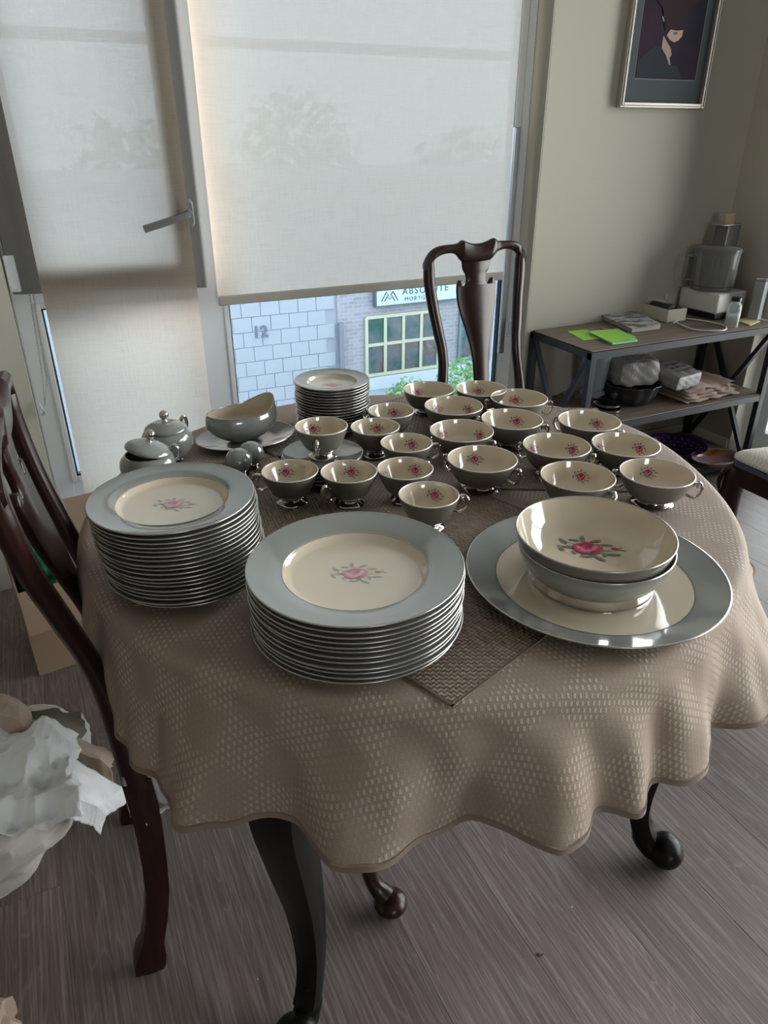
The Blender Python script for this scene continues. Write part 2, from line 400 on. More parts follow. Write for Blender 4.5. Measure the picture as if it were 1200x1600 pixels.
# ---- window 1 (behind the blinds): left column = fixed light + sash above; right column = tall fixed light
FY = WY+RD; FD = .075
win = setkind(bpy.data.objects.new('window_1', None)); C.objects.link(win)
XM0, XM1 = .49*.945+.012, .60*.945+.012
ZT0, ZT1 = .885, .945
def frame_part(name, lo, hi): return MB().box(lo, hi).obj(name, pvc, win, smooth=False, bevel=.006)
frame_part('frame_jamb', (WX0, FY, WZ0), (WX0+.062, FY+FD, WZ1))
frame_part('frame_jamb', (WX1-.055, FY, WZ0), (WX1-.004, FY+FD, WZ1))
frame_part('mullion', (XM0, FY, WZ0), (XM1, FY+FD, WZ1))
frame_part('sill_rail', (WX0, FY+.001, WZ0), (WX1-.004, FY+FD-.001, WZ0+.065))
frame_part('head_rail', (WX0, FY+.001, WZ1-.06), (WX1-.004, FY+FD-.001, WZ1))
frame_part('transom', (WX0+.06, FY+.001, ZT0), (XM0, FY+FD-.001, ZT1))
gask = mat('window_gasket', (.03, .05, .055), .5)
def bead(x0, x1, z0, z1):
    t = .006
    b = MB()
    for lo, hi in (((x0, FY+.008, z0), (x0+t, FY+.03, z1)), ((x1-t, FY+.008, z0), (x1, FY+.03, z1)), ((x0, FY+.008, z0), (x1, FY+.03, z0+t)), ((x0, FY+.008, z1-t), (x1, FY+.03, z1))): b.box(lo, hi)
    b.obj('gasket', gask, win, smooth=False)
    b = MB(); s = .018
    for lo, hi in (((x0-s, FY-.004, z0-s), (x0, FY+.03, z1+s)), ((x1, FY-.004, z0-s), (x1+s, FY+.03, z1+s)), ((x0, FY-.0035, z0-s), (x1, FY+.03, z0)), ((x0, FY-.0035, z1), (x1, FY+.03, z1+s))): b.box(lo, hi)
    b.obj('glazing_bead', pvc, win, smooth=False, bevel=.003)
    MB().box((x0+.001, FY+.028, z0+.001), (x1-.001, FY+.034, z1-.001)).obj('pane', glass, win, smooth=False)
bead(WX0+.075, XM0-.012, WZ0+.075, ZT0-.012)
bead(XM1+.014, WX1-.07, WZ0+.085, WZ1-.075)
# opened sash, hinged on the left
HX, HY = -.034, FY-.004
sash = bpy.data.objects.new('sash', None); C.objects.link(sash); sash.parent = win
sa = math.radians(-14.5); sash.location = (HX, HY, 0); sash.rotation_euler = (0, 0, sa)
SW, SZ0, SZ1, ST = .552, .925, WZ1-.03, .085
def sash_part(name, lo, hi, m=pvc): return MB().box(lo, hi).obj(name, m, sash, smooth=False, bevel=.005)
sashm = mat('sash_upvc_shaded', (.22, .22, .225), .4)  # darker copy of the white uPVC, backlit shade put into the colour
sash_part('sash_stile', (0, -.03, SZ0), (ST, .04, SZ1), sashm); sash_part('sash_stile', (SW-ST, -.03, SZ0), (SW, .04, SZ1), sashm)
sash_part('sash_rail', (ST, -.029, SZ0), (SW-ST, .039, SZ0+ST), sashm); sash_part('sash_rail', (ST, -.029, SZ1-ST), (SW-ST, .039, SZ1), sashm)
MB().box((ST, .0, SZ0+ST), (SW-ST, .006, SZ1-ST)).obj('pane', glass, sash, smooth=False)
MB().box((.0, -.045, .935), (.028, -.031, 1.035)).box((.006, -.05, .945), (.02, -.046, .952)).obj('hinge_cover', pvc, sash, smooth=False, bevel=.003)
# handle: oval rose plate + lever turned to horizontal (open)
hz = 1.135; hx = SW-.030
b = MB(); pts = []
n = 24
for lay, (rr, y) in enumerate([(.0, -.0305), (1, -.0305), (1, -.036), (.82, -.041), (.0, -.041)]):
    for k in range(n):
        a = 2*PI*k/n; pts.append((hx+.0155*rr*math.cos(a), y, hz+.0*rr+(.0155*math.sin(a)+(.024 if math.sin(a) >= 0 else -.024))*rr))
b.add(pts, [(l*n+k, l*n+(k+1) % n, (l+1)*n+(k+1) % n, (l+1)*n+k) for l in range(4) for k in range(n)])
b.obj('handle_plate', sashm, sash, bevel=0)
b = MB(); b.tube([(hx, -.038, hz), (hx, -.062, hz)], .011, 16)
b.tube(catmull([(hx+.004, -.066, hz+.002), (hx-.012, -.069, hz-.004), (hx-.06, -.070, hz-.018), (hx-.125, -.070, hz-.036)], 4), [(.010, .012)]*13, 10, sq=.6)
b.obj('window_handle', sashm, sash)
# safety bar on the right-hand side
MB().box((WX1-.085, FY-.03, .55), (WX1-.062, FY-.012, 1.36)).obj('restrictor_bar', steel, win, smooth=False, bevel=.003)
# ---- right-wall glazed door
dr = setkind(bpy.data.objects.new('window_2', None)); C.objects.link(dr)
def dpart(n_, lo, hi, m=pvc): return MB().box(lo, hi).obj(n_, m, dr, smooth=False, bevel=.005)
DX = XR+.13
dpart('frame_jamb', (DX, DY1-.07, .055), (DX+.07, DY1-.004, DZ1)); dpart('frame_jamb', (DX, DY0, .055), (DX+.07, DY0+.07, DZ1))
dpart('mullion', (DX, .15, .055), (DX+.07, .23, DZ1)); dpart('sill_rail', (DX+.001, DY0, .056), (DX+.069, DY1-.004, .13)); dpart('head_rail', (DX+.001, DY0, DZ1-.07), (DX+.069, DY1-.004, DZ1-.001))
MB().box((DX+.03, DY0+.07, .13), (DX+.036, .15, DZ1-.07)).obj('pane', glass2, dr, smooth=False)
MB().box((DX+.03, .23, .13), (DX+.036, DY1-.07, DZ1-.07)).obj('pane', glass2, dr, smooth=False)
# ---- roller blinds
def blind(label, x0, y0, x1, y1, zb, zt, cat='blind'):
    t = thing('roller_blind', label, cat, (x0, y0, 0), math.atan2(y1-y0, x1-x0)); Lx = math.hypot(x1-x0, y1-y0)
    b = MB(); nx, nz = 14, 50; vs = []
    for j in range(nz+1):
        for i in range(nx+1):
            u = i/nx; z = lerp(zb+.028, zt, j/nz)
            vs.append((u*Lx, .0015*math.sin(u*9+z*3)+.0012*math.sin(z*11), z))
    b.add(vs, [(j*(nx+1)+i, j*(nx+1)+i+1, (j+1)*(nx+1)+i+1, (j+1)*(nx+1)+i) for j in range(nz) for i in range(nx)])
    b.obj('blind_fabric', blindm, t)
    MB().box((0, -.007, zb), (Lx, .007, zb+.030)).obj('hem_bar', hemm, t, smooth=False, bevel=.004)
    b = MB(); b.tube([(-.01, .01, zt), (Lx+.01, .01, zt)], .026, 20); b.obj('roller_tube', hemm, t)
    return t
blind('cream roller blind pulled far down over the left window with the open sash', .037, WY-.015, .458, WY-.103, .258, 2.36)
tr_ = atY(342, 478, WY+.02); 
blind('wide cream roller blind stopped above the street view in the big window', tr_.x, WY+.02, 1.636, WY+.02, tr_.z, 2.38)
# beaded chains
beadm = mat('steel_beads', (.25, .26, .27), .35, .9)
def chain(label, paths):
    b = MB()
    for P in paths:
        P = [Vector(p) for p in P]
        for a, c in zip(P, P[1:]):
            n = max(2, int((c-a).length/.0062)); 
            for k in range(n):
                q = a.lerp(c, k/n); r = .0021
                b.add([(q.x+r,q.y,q.z),(q.x,q.y+r,q.z),(q.x-r,q.y,q.z),(q.x,q.y-r,q.z),(q.x,q.y,q.z+r),(q.x,q.y,q.z-r)],
                      [(0,1,4),(1,2,4),(2,3,4),(3,0,4),(1,0,5),(2,1,5),(3,2,5),(0,3,5)])
    t = thing('blind_chain', label, 'chain', paths[0][0])
    o = b.obj('chain_beads', beadm, t, loc=[-c for c in paths[0][0]], smooth=False); o['kind'] = 'stuff'
    return t
q0, q1, q2 = atY(48, 472, WY-.02), atY(67, 592, WY-.02), atY(70, 636, WY-.02)
p0, p1 = atY(31, 380, WY-.02), atY(55, 480, WY-.02)
t = chain('double beaded chain hanging beside the left blind down to a clear cleat', [[(q0.x-.075, WY-.02, 2.3), tuple(p0), tuple(q0), tuple(q1), tuple(q2)], [(q0.x-.05, WY-.02, 2.3), tuple(atY(38, 380, WY-.02)), tuple(p1), tuple(atY(73, 590, WY-.02)), tuple(q2)]])
b = MB(); b.tube(catmull([(q2.x-.008, WY-.008, q2.z+.014), (q2.x-.012, WY-.02, q2.z+.002), (q2.x-.004, WY-.026, q2.z-.012), (q2.x-.01, WY-.012, q2.z-.026)], 4), .005, 8); b.obj('cleat', jar, t, loc=[-c for c in t.location])
ca, cb = atY(829, 0, WY+.03), atY(842, 0, WY+.03)
t = chain('pair of thin beaded chains hanging at the right edge of the big window', [[(ca.x, WY+.03, 2.33), (ca.x+.002, WY+.03, .70), ((ca.x+cb.x)/2, WY+.03, .66)], [(cb.x, WY+.03, 2.33), (cb.x-.001, WY+.03, .70), ((ca.x+cb.x)/2, WY+.03, .66)]])
b = MB(); b.tube([((ca.x+cb.x)/2, WY+.03, .672), ((ca.x+cb.x)/2, WY+.03, .62)], .006, 8); b.obj('cleat', jar, t, loc=[-c for c in t.location])
# ------------------------------------------------------------ dining table
TC = Vector((.55, 1.045, 0)); TZ = .76; TR = .565
def Rth(a):
    d = (math.degrees(a)-14+180) % 360-180
    return TR + .05*math.exp(-(d/24)**2)
table = thing('dining_table', 'round dining table on four black cabriole legs under the taupe cloth', 'table', (TC.x, TC.y, 0))
b = MB(); b.lathe([(.001, .728), (.52, .728), (.545, .736), (.555, .746), (.545, .757), (.001, .757)], 96, rfn=lambda a, z: Rth(a)/TR)
b.obj('tabletop', blk, table)
b = MB(); n = 48
for r0, r1, z0, z1 in ((.475, .50, .64, .728),):
    b.lathe([(r0, z0), (r1, z0), (r1, z1), (r0, z1), (r0, z0)], 64)
b.obj('apron', blk, table, ang=50)
leg_path = [(.500, .725, .036), (.525, .67, .040), (.541, .60, .040), (.545, .53, .0365), (.522, .404, .0325), (.501, .28, .0265), (.494, .164, .0225), (.503, .10, .021), (.520, .06, .022)]
for q in range(4):
    a = PI/4+q*PI/2; ca_, sa_ = math.cos(a), math.sin(a)
    b = MB(); P = catmull([(r*ca_, r*sa_, z) for r, z, _ in leg_path], 4); R_ = catmull([(r, r, 0) for _, _, r in leg_path], 4)
    b.tube(P, [(v.x, v.x) for v in R_], 16, sq=.45, upv=(ca_, sa_, 0))
    # scrolled foot: pad, rolled toe and side volutes
    b.tube(catmull([(.505*ca_, .505*sa_, .10), (.514*ca_, .514*sa_, .06), (.534*ca_, .534*sa_, .032), (.560*ca_, .560*sa_, .026)], 6), [.0205]*6+[.023]*6+[.0235]*6+[.020], 16, upv=(-sa_, ca_, 0))
    o_ = len(b.v); b.ball((0, 0, 0), .036, 24, 14, sc_=(.98, 1.10, .94))
    for i_ in range(o_, len(b.v)):
        x_, y_, z_ = b.v[i_]; b.v[i_] = (.562*ca_+x_*ca_-y_*sa_, .562*sa_+x_*sa_+y_*ca_, z_+.0335)
    b.obj('leg', blk, table)
# cloth
hem_px = [(138,1000),(150,1035),(170,1095),(190,1150),(215,1200),(245,1205),(262,1250),(275,1290),(300,1297),(350,1290),(400,1278),(440,1272),(470,1285),(480,1320),(520,1358),(570,1368),(620,1350),(650,1325),(680,1302),(740,1283),(790,1300),(830,1325),(880,1338),(915,1328),(922,1266),(950,1270),(1000,1282),(1018,1212),(1050,1225),(1090,1225),(1103,1200),(1108,1130),(1150,1132),(1195,1125)]
HZ = .588; prof = []
for x, y in hem_px:
    p = at(x, y, HZ)-TC; prof.append((math.degrees(math.atan2(p.y, p.x)) % 360, math.hypot(p.x, p.y)))
mono = []
for a, r in prof:
    if mono and a <= mono[-1][0]+.7: a = mono[-1][0]+.7
    mono.append((a, r))
a0_, a1_ = mono[0][0], mono[-1][0]
def hemr(deg):
    deg %= 360
    d = deg if deg >= a0_ else deg+360
    if a0_ <= d <= a1_: return interp(mono, d)
    t = (d-a1_)/(a0_+360-a1_)
    return lerp(mono[-1][1], mono[0][1], t*t*(3-2*t)) + .032*math.sin(t*PI*14)*math.sin(t*PI)**.3 + .02*math.sin(t*PI)
NT = 540
hr = [hemr(k*360/NT) for k in range(NT)]
hr = [sum(hr[(k+j) % NT]*w_ for j, w_ in zip((-2,-1,0,1,2), (1,2,3,2,1)))/9 for k in range(NT)]
rings = [(.0, 0), (.12, 0), (.3, 0), (.5, 0), (.7, 0), (.85, 0), (.93, 0), (.965, 0)]
vs, uvs = [], []
def ring(fn):
    for k in range(NT):
        a = 2*PI*k/NT; x, y, z, ul = fn(k, a); vs.append((x, y, z)); uvs.append((ul*math.cos(a), ul*math.sin(a)))
for t, _ in rings[1:]:
    ring(lambda k, a, t=t: ((Rth(a)*t)*math.cos(a), Rth(a)*t*math.sin(a), TZ, Rth(a)*t))
ER = .02
for q in range(1, 6):
    ph = q/5*PI/2*.92
    ring(lambda k, a, ph=ph: ((Rth(a)*.965+ER*math.sin(ph))*math.cos(a), (Rth(a)*.965+ER*math.sin(ph))*math.sin(a), TZ-ER*(1-math.cos(ph)), Rth(a)*.965+ER*ph))
ND = 26
for q in range(1, ND+1):
    t = q/ND
    def f(k, a, t=t):
        r0 = Rth(a)*.965+ER; hz_ = HZ + .008*math.sin(3*a+1)
        r = r0+.004*math.sin(t*PI) + (hr[k]-r0)*(t**1.25) + .0022*math.sin(a*61+t*3)*t + .0016*math.sin(a*37-t*7)
        z = lerp(TZ-ER, hz_, t)
        return (r*math.cos(a), r*math.sin(a), z, r0+ER*.445+(TZ-ER*.87-z)*1.02)
    ring(f)
fs = []
NR = len(vs)//NT
for j in range(NR-1):
    for k in range(NT): fs.append((j*NT+k, (j+1)*NT+k, (j+1)*NT+(k+1) % NT, j*NT+(k+1) % NT))
b = MB(); b.add(vs, fs); b.add([(0, 0, TZ)], []); ci = len(b.v)-1; uvs.append((0, 0))
for k in range(NT): b.f.append((ci, k, (k+1) % NT)); b.mi.append(0)
me = bpy.data.meshes.new('tablecloth'); me.from_pydata(b.v, [], b.f); me.materials.append(clothm)
ul = me.uv_layers.new(name='UVMap')
for lp in me.loops: ul.data[lp.index].uv = uvs[lp.vertex_index]
me.polygons.foreach_set('use_smooth', [True]*len(me.polygons))
cloth = bpy.data.objects.new('tablecloth', me); C.objects.link(cloth); cloth.location = TC
so = cloth.modifiers.new('s', 'SOLIDIFY'); so.thickness = .0012; so.offset = 1
tag(cloth, 'taupe tablecloth with woven dots draped in folds over the round table', 'tablecloth')
hb = MB(); hp = []
for k in range(NT):
    v = Vector(vs[(NR-1)*NT+k]); hp.append(v)
for k in range(NT):   # rolled hem
    pass
o_ = len(hb.v)
for k in range(NT):
    v = hp[k]; a = 2*PI*k/NT; o2 = Vector((math.cos(a), math.sin(a), 0))
    for dr_, dz in ((.0016, 0), (.0026, -.002), (.0016, -.004), (-.002, -.004), (-.002, .006), (.0018, .006)): hb.v.append(tuple(v+o2*dr_+Vector((0, 0, dz+.001*math.sin(k*.9)))))
for k in range(NT):
    k2 = (k+1) % NT
    for j in range(6): hb.f.append((k*6+j, k*6+(j+1) % 6, k2*6+(j+1) % 6, k2*6+j)); hb.mi.append(0)
hemc = mat('cloth_hem', (.22, .165, .13), .8)
hb.obj('hem', hemc, cloth)
# placemats
MT = TZ+.0038
def placemat(c, ang, wx, wy, label):
    b = MB(); nx_ = 8
    b.box((-wx/2, -wy/2, -.0026), (wx/2, wy/2, 0))
    o = b.obj('placemat', matm, None, (c[0], c[1], MT), (0, 0, ang), smooth=False, bevel=.0008)
    o2 = MB()
    for lo, hi in (((-wx/2, -wy/2, -.0001), (wx/2, -wy/2+.003, .0004)), ((-wx/2, wy/2-.003, -.0001), (wx/2, wy/2, .0004)), ((-wx/2, -wy/2, -.0001), (-wx/2+.003, wy/2, .0004)), ((wx/2-.003, -wy/2, -.0001), (wx/2, wy/2, .0004))): o2.box(lo, hi)
    o2.obj('edge_binding', mat('binding', (.12, .09, .065), .6), o, smooth=False)
    return tag(o, label, 'placemat', 'woven placemats under the china')
g = math.radians(19.2); ux = Vector((math.cos(g), math.sin(g))); uy = Vector((-math.sin(g), math.cos(g)))
mw, mh = .455, .325
cA = Vector((.336, .524))+ux*mw/2+uy*mh/2
placemat(cA, g, mw, mh, 'woven brown placemat with one corner over the front table edge under the platter')
g2 = math.radians(-3)
placemat((.072+.145+.02, .862+.225), math.radians(-8), .325, .455, 'woven brown placemat under the left plate stack and nearest teacups')
placemat((.915, 1.115), math.radians(62), .45, .30, 'woven brown placemat under the two-handled cups on the right')
placemat((.60, 1.35), math.radians(12), .455, .25, 'woven brown placemat at the window side under the small plates')
ONM = MT+.0006; ONC = TZ+.0018

# ------------------------------------------------------------ rose print
def rose_shapes():
    out = []   # (material slot, polygon points), unit: rose radius 1
    rnd = random.Random(3)
    def blob(cx, cy, rx, ry, n, j, rot=0, ph=0):
        P = []
        for k in range(n):
            a = 2*PI*k/n; q = 1+j*math.sin(a*5+ph)+j*.5*math.sin(a*9+ph*2)
            x, y = rx*q*math.cos(a), ry*q*math.sin(a); P.append((cx+x*math.cos(rot)-y*math.sin(rot), cy+x*math.sin(rot)+y*math.cos(rot)))
        return P
    def leaf(cx, cy, l, w_, rot):
        P = []; m = 7
        for k in range(m): t = k/m; P.append((l*(t-.5)*2*.5, w_*math.sin(PI*t)**.8*.5))
        P.append((l*.5, 0))
        for k in range(m-1, 0, -1): t = k/m; P.append((l*(t-.5), -w_*math.sin(PI*t)**.8*.5))
        return [(cx+x*math.cos(rot)-y*math.sin(rot), cy+x*math.sin(rot)+y*math.cos(rot)) for x, y in P]
    def stem(x0, y0, x1, y1, w_=.05):
        dx, dy = x1-x0, y1-y0; l = math.hypot(dx, dy); nx, ny = -dy/l*w_, dx/l*w_
        return [(x0+nx, y0+ny), (x0-nx, y0-ny), (x1-nx*.5, y1-ny*.5), (x1+nx*.5, y1+ny*.5)]
    for s in ((-1, 0, -2.35, .25), (.9, -.2, 2.1, -.25), (-.8, .4, -1.6, .9), (.6, .6, 1.5, .8), (.2, -.8, .9, -1.5), (-.4, -.8, -.7, -1.4), (0, .8, -.2, 1.5), (.9, -.5, 1.7, -.8)): out.append((3, stem(*s)))
    for l in ((-1.75, .85, .95, .42, 2.2), (-2.0, -.25, .85, .40, -1.1), (-1.35, .05, 1.1, .38, -.1), (-.25, 1.45, .85, .42, 1.4), (.75, 1.15, 1.0, .36, .35), (-.9, 1.15, .9, .3, -.1),
              (1.55, .62, 1.0, .30, .0), (1.85, -.75, 1.15, .30, -.05), (1.15, -.85, .7, .32, -1.3), (.75, -1.45, 1.1, .34, -.7), (-.35, -1.2, .6, .3, -.5), (.05, -1.15, .8, .3, .3), (-1.1, -.75, .6, .25, -1.0), (2.6, -.05, .7, .12, -.25), (2.45, .25, .6, .10, .3)): out.append((3, leaf(*l)))
    out.append((0, blob(0, 0, 1.12, .88, 36, .055)))
    out.append((1, blob(-.12, .35, .62, .40, 24, .05, .3)))
    out.append((2, blob(-.55, -.1, .42, .22, 18, .05, 2.2, 1)))
    out.append((0, blob(.1, .12, .55, .36, 24, .06, -.2, 2)))
    out.append((2, blob(.55, .1, .38, .2, 18, .06, 1.1, 1)))
    out.append((1, blob(.12, .18, .30, .17, 16, .08, .2, 3)))
    out.append((2, blob(.0, -.42, .55, .18, 18, .05, .15, 1)))
    out.append((1, blob(.35, -.55, .35, .12, 16, .05, .5, 1)))
    out.append((0, blob(2.05, .12, .34, .14, 12, .08, -.2))); out.append((1, blob(2.0, .1, .18, .07, 10, .05, -.2)))
    return out
ROSE = rose_shapes()
def rose_mesh(name, size, fn, mats, lift=.00012):
    """fn(u, v, h) maps print coordinates to the surface, h above it"""
    b = MB()
    for i, (mi, P) in enumerate(ROSE):
        h = lift*(1+.25*i/2 if mi != 3 else .6+.02*i)
        cx = sum(p[0] for p in P)/len(P); cy = sum(p[1] for p in P)/len(P); n = len(P)
        V = [fn(cx*size, cy*size, h)]+[fn((cx+(x-cx)*.55)*size, (cy+(y-cy)*.55)*size, h) for x, y in P]+[fn(x*size, y*size, h) for x, y in P]
        F = [(0, 1+k, 1+(k+1) % n) for k in range(n)]+[(1+k, 1+n+k, 1+n+(k+1) % n, 1+(k+1) % n) for k in range(n)]
        b.add(V, F, mi)
    return b.mesh(name, mats, True, 80)
RM = [pink, pink2, pink3, leafg]; RMP = [ppink, ppink2, ppink3, leafp]

# ------------------------------------------------------------ plates
def plate(name, R, label, cat, well=.667, rise=.021, rose=.026, yaw=0, pale=True):
    rw = R*well
    P = [(.001, .004), (rw*.86, .004), (rw*.93, .0055), (rw*.98, .0095), (rw, .0118), (rw*1.02, .0128), (R*.85, rise-.0035), (R*.96, rise-.0005), (R-.0012, rise+.0004)]
    ncream = 5 if well < .9 else 8
    under = [(R-.0005, rise-.0010), (R*.96, rise-.0038), (R*.85, rise-.0075), (rw*1.02, .0062), (rw*.93, .0015), (rw*.86, .0006), (rw*.84, .0), (rw*.80, .0), (rw*.79, .0012), (.001, .0012)]
    b = MB(); b.lathe(P+under, 72, mifn=lambda j: 1 if j < ncream else 0)
    o = b.obj(name, [glaze, cream]); tag(o, label, cat)
    b = MB(); b.lathe([(R-.0016, rise+.0006), (R-.0004, rise+.0006), (R+.0003, rise-.0002), (R-.0002, rise-.0014), (R-.0008, rise-.0012)], 72); b.obj('silver_edge', silverrim, o, ang=80)
    b = MB(); b.lathe([(rw*1.0, .01195), (rw*1.012, .0129)], 72); b.obj('well_line', silverrim, o)
    if rose:
        m = rose_mesh('rose_print', rose*.50, lambda u, v, h: (u, v, .004+h), RMP if pale else RM)
        r = bpy.data.objects.new('rose_print', m); C.objects.link(r); r.parent = o
    return o
ORD = ['topmost', 'second', 'third', 'fourth', 'fifth', 'sixth', 'seventh', 'eighth', 'ninth', 'tenth', 'eleventh', 'twelfth', 'thirteenth', 'fourteenth', 'fifteenth', 'sixteenth', 'seventeenth', 'eighteenth']
def stack(proto_fn, n, base, z0, dz, lab, grp, seed, jit, yaw, lean=(0, 0)):
    rnd = random.Random(seed); p = None
    for i in range(n):           # from the bottom upwards
        k = n-1-i
        l = ('topmost '+lab if k == 0 else 'lowest '+lab if i == 0 else ORD[k]+' from the top, '+lab)
        loc = (base[0]+rnd.uniform(-jit, jit)+lean[0]*i, base[1]+rnd.uniform(-jit, jit)+lean[1]*i, z0+dz*i)
        if p is None:
            p = proto_fn(l); p.location = loc; p.rotation_euler = (0, 0, yaw); o = p
        else: o = dup(p, loc, (0, 0, yaw if k == 0 else rnd.uniform(0, 6)), l)
        o['group'] = grp
        if k:   # its print is covered by the plate above
            for ch in list(o.children):
                if ch.name.startswith(('rose_print', 'well_line')): bpy.data.objects.remove(ch) if i else ch.__setitem__('hide_later', 1)
    for ch in list(p.children):
        if ch.get('hide_later'): bpy.data.objects.remove(ch)
ry = -YAW
c = at(556, 880, .861)
stack(lambda l: plate('dinner_plate', .135, l, 'plate', rose=.028), 12, (c.x, c.y), ONM-.0005, .0071, 'dinner plate of the large front stack', 'dinner plates in the front stack', 1, .0016, ry+.1)
c = at(279, 775, .891)
stack(lambda l: plate('luncheon_plate', .113, l, 'plate', rose=.024, rise=.019), 18, (c.x+.002, c.y-.001), ONM-.0005, .00637, 'luncheon plate of the left stack', 'luncheon plates in the left stack', 2, .0016, ry, (-.0006, .0004))
c = at(521, 657, .78)
sb = Vector((c.x, c.y, 0)); best = min((abs((lambda q: 592-q)(800-FPX*((Vector((c.x, c.y, z))-CAM).dot(up))/((Vector((c.x, c.y, z))-CAM).dot(fw)))), z) for z in [.80+.001*k for k in range(110)])[1]
SD = (Vector((c.x, c.y, best))-CAM).dot(fw)*117/FPX
ns = round((best-.78)/.0062)+1
stack(lambda l: plate('bread_plate', SD/2, l, 'plate', rose=.018, rise=.017), ns, (c.x, c.y), ONM-.0005, (best-.017-ONM)/(ns-1), 'small bread plate of the stack by the window', 'bread plates in the window stack', 5, .0014, ry)
print('small stack top', best, 'diam', SD, 'n', ns)
# ------------------------------------------------------------ saucers under the teacup
def saucer(l):
    R = .0745
    P = [(.001, .0035), (.022, .0035), (.0245, .005), (.045, .0075), (.065, .0125), (R-.001, .0165)]
    U = [(R, .0155), (.065, .0105), (.045, .0055), (.028, .0008), (.026, 0), (.024, 0), (.023, .001), (.001, .001)]
    b = MB(); b.lathe(P+U, 60); o = b.obj('saucer', glaze); tag(o, l, 'saucer')
    b = MB(); b.lathe([(R-.0012, .0168), (R-.0002, .0168), (R+.0004, .0159), (R, .0150)], 60); b.obj('silver_edge', silverrim, o, ang=80)
    return o
SN = 6; sz = ONM-.0003
sc_ = at(503, 706, sz+.0065*(SN-1)+.0165)
stack(saucer, SN, (sc_.x, sc_.y), sz, .0065, 'grey saucer stacked under the rearmost left teacup', 'saucers stacked under one teacup', 9, .0022, 0)
# ------------------------------------------------------------ cups
def surf_map(prof, phi0, arc0):
    """interior profile (r, z) from bottom to rim -> decal mapping around azimuth phi0, centred at arc length arc0"""
    S = [0]
    for (r0, z0), (r1, z1) in zip(prof, prof[1:]): S.append(S[-1]+math.hypot(r1-r0, z1-z0))
    def fn(u, v, h):
        s = min(max(arc0+v, 0), S[-1]-.0004)
        for i in range(len(S)-1):
            if s <= S[i+1]+1e-9:
                t = (s-S[i])/(S[i+1]-S[i]); r = lerp(prof[i][0], prof[i+1][0], t); z = lerp(prof[i][1], prof[i+1][1], t)
                dr, dz = prof[i+1][0]-prof[i][0], prof[i+1][1]-prof[i][1]; l = math.hypot(dr, dz); break
        ph = phi0-u/max(r, .01); hh = h+.00025
        r2 = r-dz/l*hh; z2 = z+dr/l*hh
        return (r2*math.cos(ph), r2*math.sin(ph), z2)
    return fn
def smoothprof(P, n=4):
    return [(v.x, v.y) for v in catmull([(r, z, 0) for r, z in P], n)]
def cup(name, label, cat, R, H, inner, outer, foot, handles, hr_, hh, roses, rsize, arcf=.70):
    t = thing(name, label, cat)
    inn = smoothprof(inner); out = smoothprof(outer)
    b = MB(); n = len(inn)-1
    P = inn+[(R-.0002, H)]+out[::-1]
    b.lathe(P, 56, mifn=lambda j: 0 if j <= n else 1)
    b.obj('cup_body', [cream, cupgrey], t)
    b = MB(); b.lathe([(R-.0018, H-.0006), (R-.0014, H+.0004), (R-.0003, H+.0005), (R+.0004, H-.0006), (R, H-.0014)], 56); b.obj('silver_edge', cuprim, t, ang=80)
    b = MB(); b.lathe(foot, 56, rfn=lambda a, z: 1+(.055*math.cos(4*a) if z < .007 else 0), capb=True); b.obj('silver_foot', silver, t, ang=60)
    for ha in handles:
        b = MB(); dz = H-.058
        def hp_(r, z): return (r*math.cos(ha), r*math.sin(ha), z)
        hx = .85 if R < .05 else .60; K = [(R-.0035, H-.016), (R+.0015, H-.0095), (R+.013*hx, H-.0075), (R+.0195*hx, H-.0125), (R+.021*hx, H-.021), (R+.0150*hx, H-.0305), (R+.004*hx-.003*(1-hx), H-.0365), (hr_, hh)]
        P = catmull([hp_(*k) for k in K], 4)
        rad = [(.0030, .0022)]*4+[(.0024, .0034)]*(len(P)-8)+[(.0026, .0026)]*4
        b.tube(P, rad, 8)
        b.tube(catmull([hp_(R+.0125*hx, H-.0075), hp_(R+.0085*hx, H-.0125), hp_(R+.0090*hx, H-.0165), hp_(R+.0125*hx, H-.0170)], 4), [.0022]*9+[.0016]*4, 7)
        b.obj('handle', silver, t)
    arc = sum(math.hypot(a[0]-c_[0], a[1]-c_[1]) for a, c_ in zip(inn, inn[1:]))
    for ph in roses:
        m = rose_mesh('rose_print', rsize, surf_map(inn, 0, arc*arcf), RM)
        r = bpy.data.objects.new('rose_print', m); C.objects.link(r); r.parent = t; r.rotation_euler = (0, 0, ph)
    return t
# teacup
tin = [(.001, .014), (.010, .0142), (.020, .0165), (.030, .024), (.038, .036), (.0445, .050), (.0472, .0600)]
tout = [(.018, .0105), (.022, .0125), (.0325, .0215), (.040, .0345), (.0465, .050), (.0485, .0598)]
tfoot = [(.0255, 0), (.0265, .0015), (.0240, .0040), (.0195, .0060), (.0175, .0085), (.0185, .0120), (.015, .0125)]
sin_ = [(.001, .013), (.018, .0133), (.034, .0155), (.046, .023), (.0535, .034), (.0590, .046), (.0625, .0575)]
sout = [(.026, .0095), (.030, .0110), (.046, .0195), (.0555, .0325), (.0612, .046), (.0638, .0573)]
sfoot = [(.0345, 0), (.0355, .0012), (.0330, .0035), (.0290, .0050), (.0270, .0075), (.0275, .0108), (.023, .0112)]
A0 = PI/2-YAW     # azimuth pointing away from the camera
def cupset(specs, mk, R, H, grp, name):
    P = None
    for (px, py, hd, roses, base, lab) in specs:
        p = at(px, py, base+H)
        ha = math.radians(hd)
        t = mk(lab, [math.radians(r)-ha for r in roses])
        t.location = (p.x, p.y, base); t.rotation_euler = (0, 0, ha); t['group'] = grp
        if R > .06 and py < 610: t.scale = (.91, .91, .96)
        elif R > .06: t.scale = (.975, .975, 1)
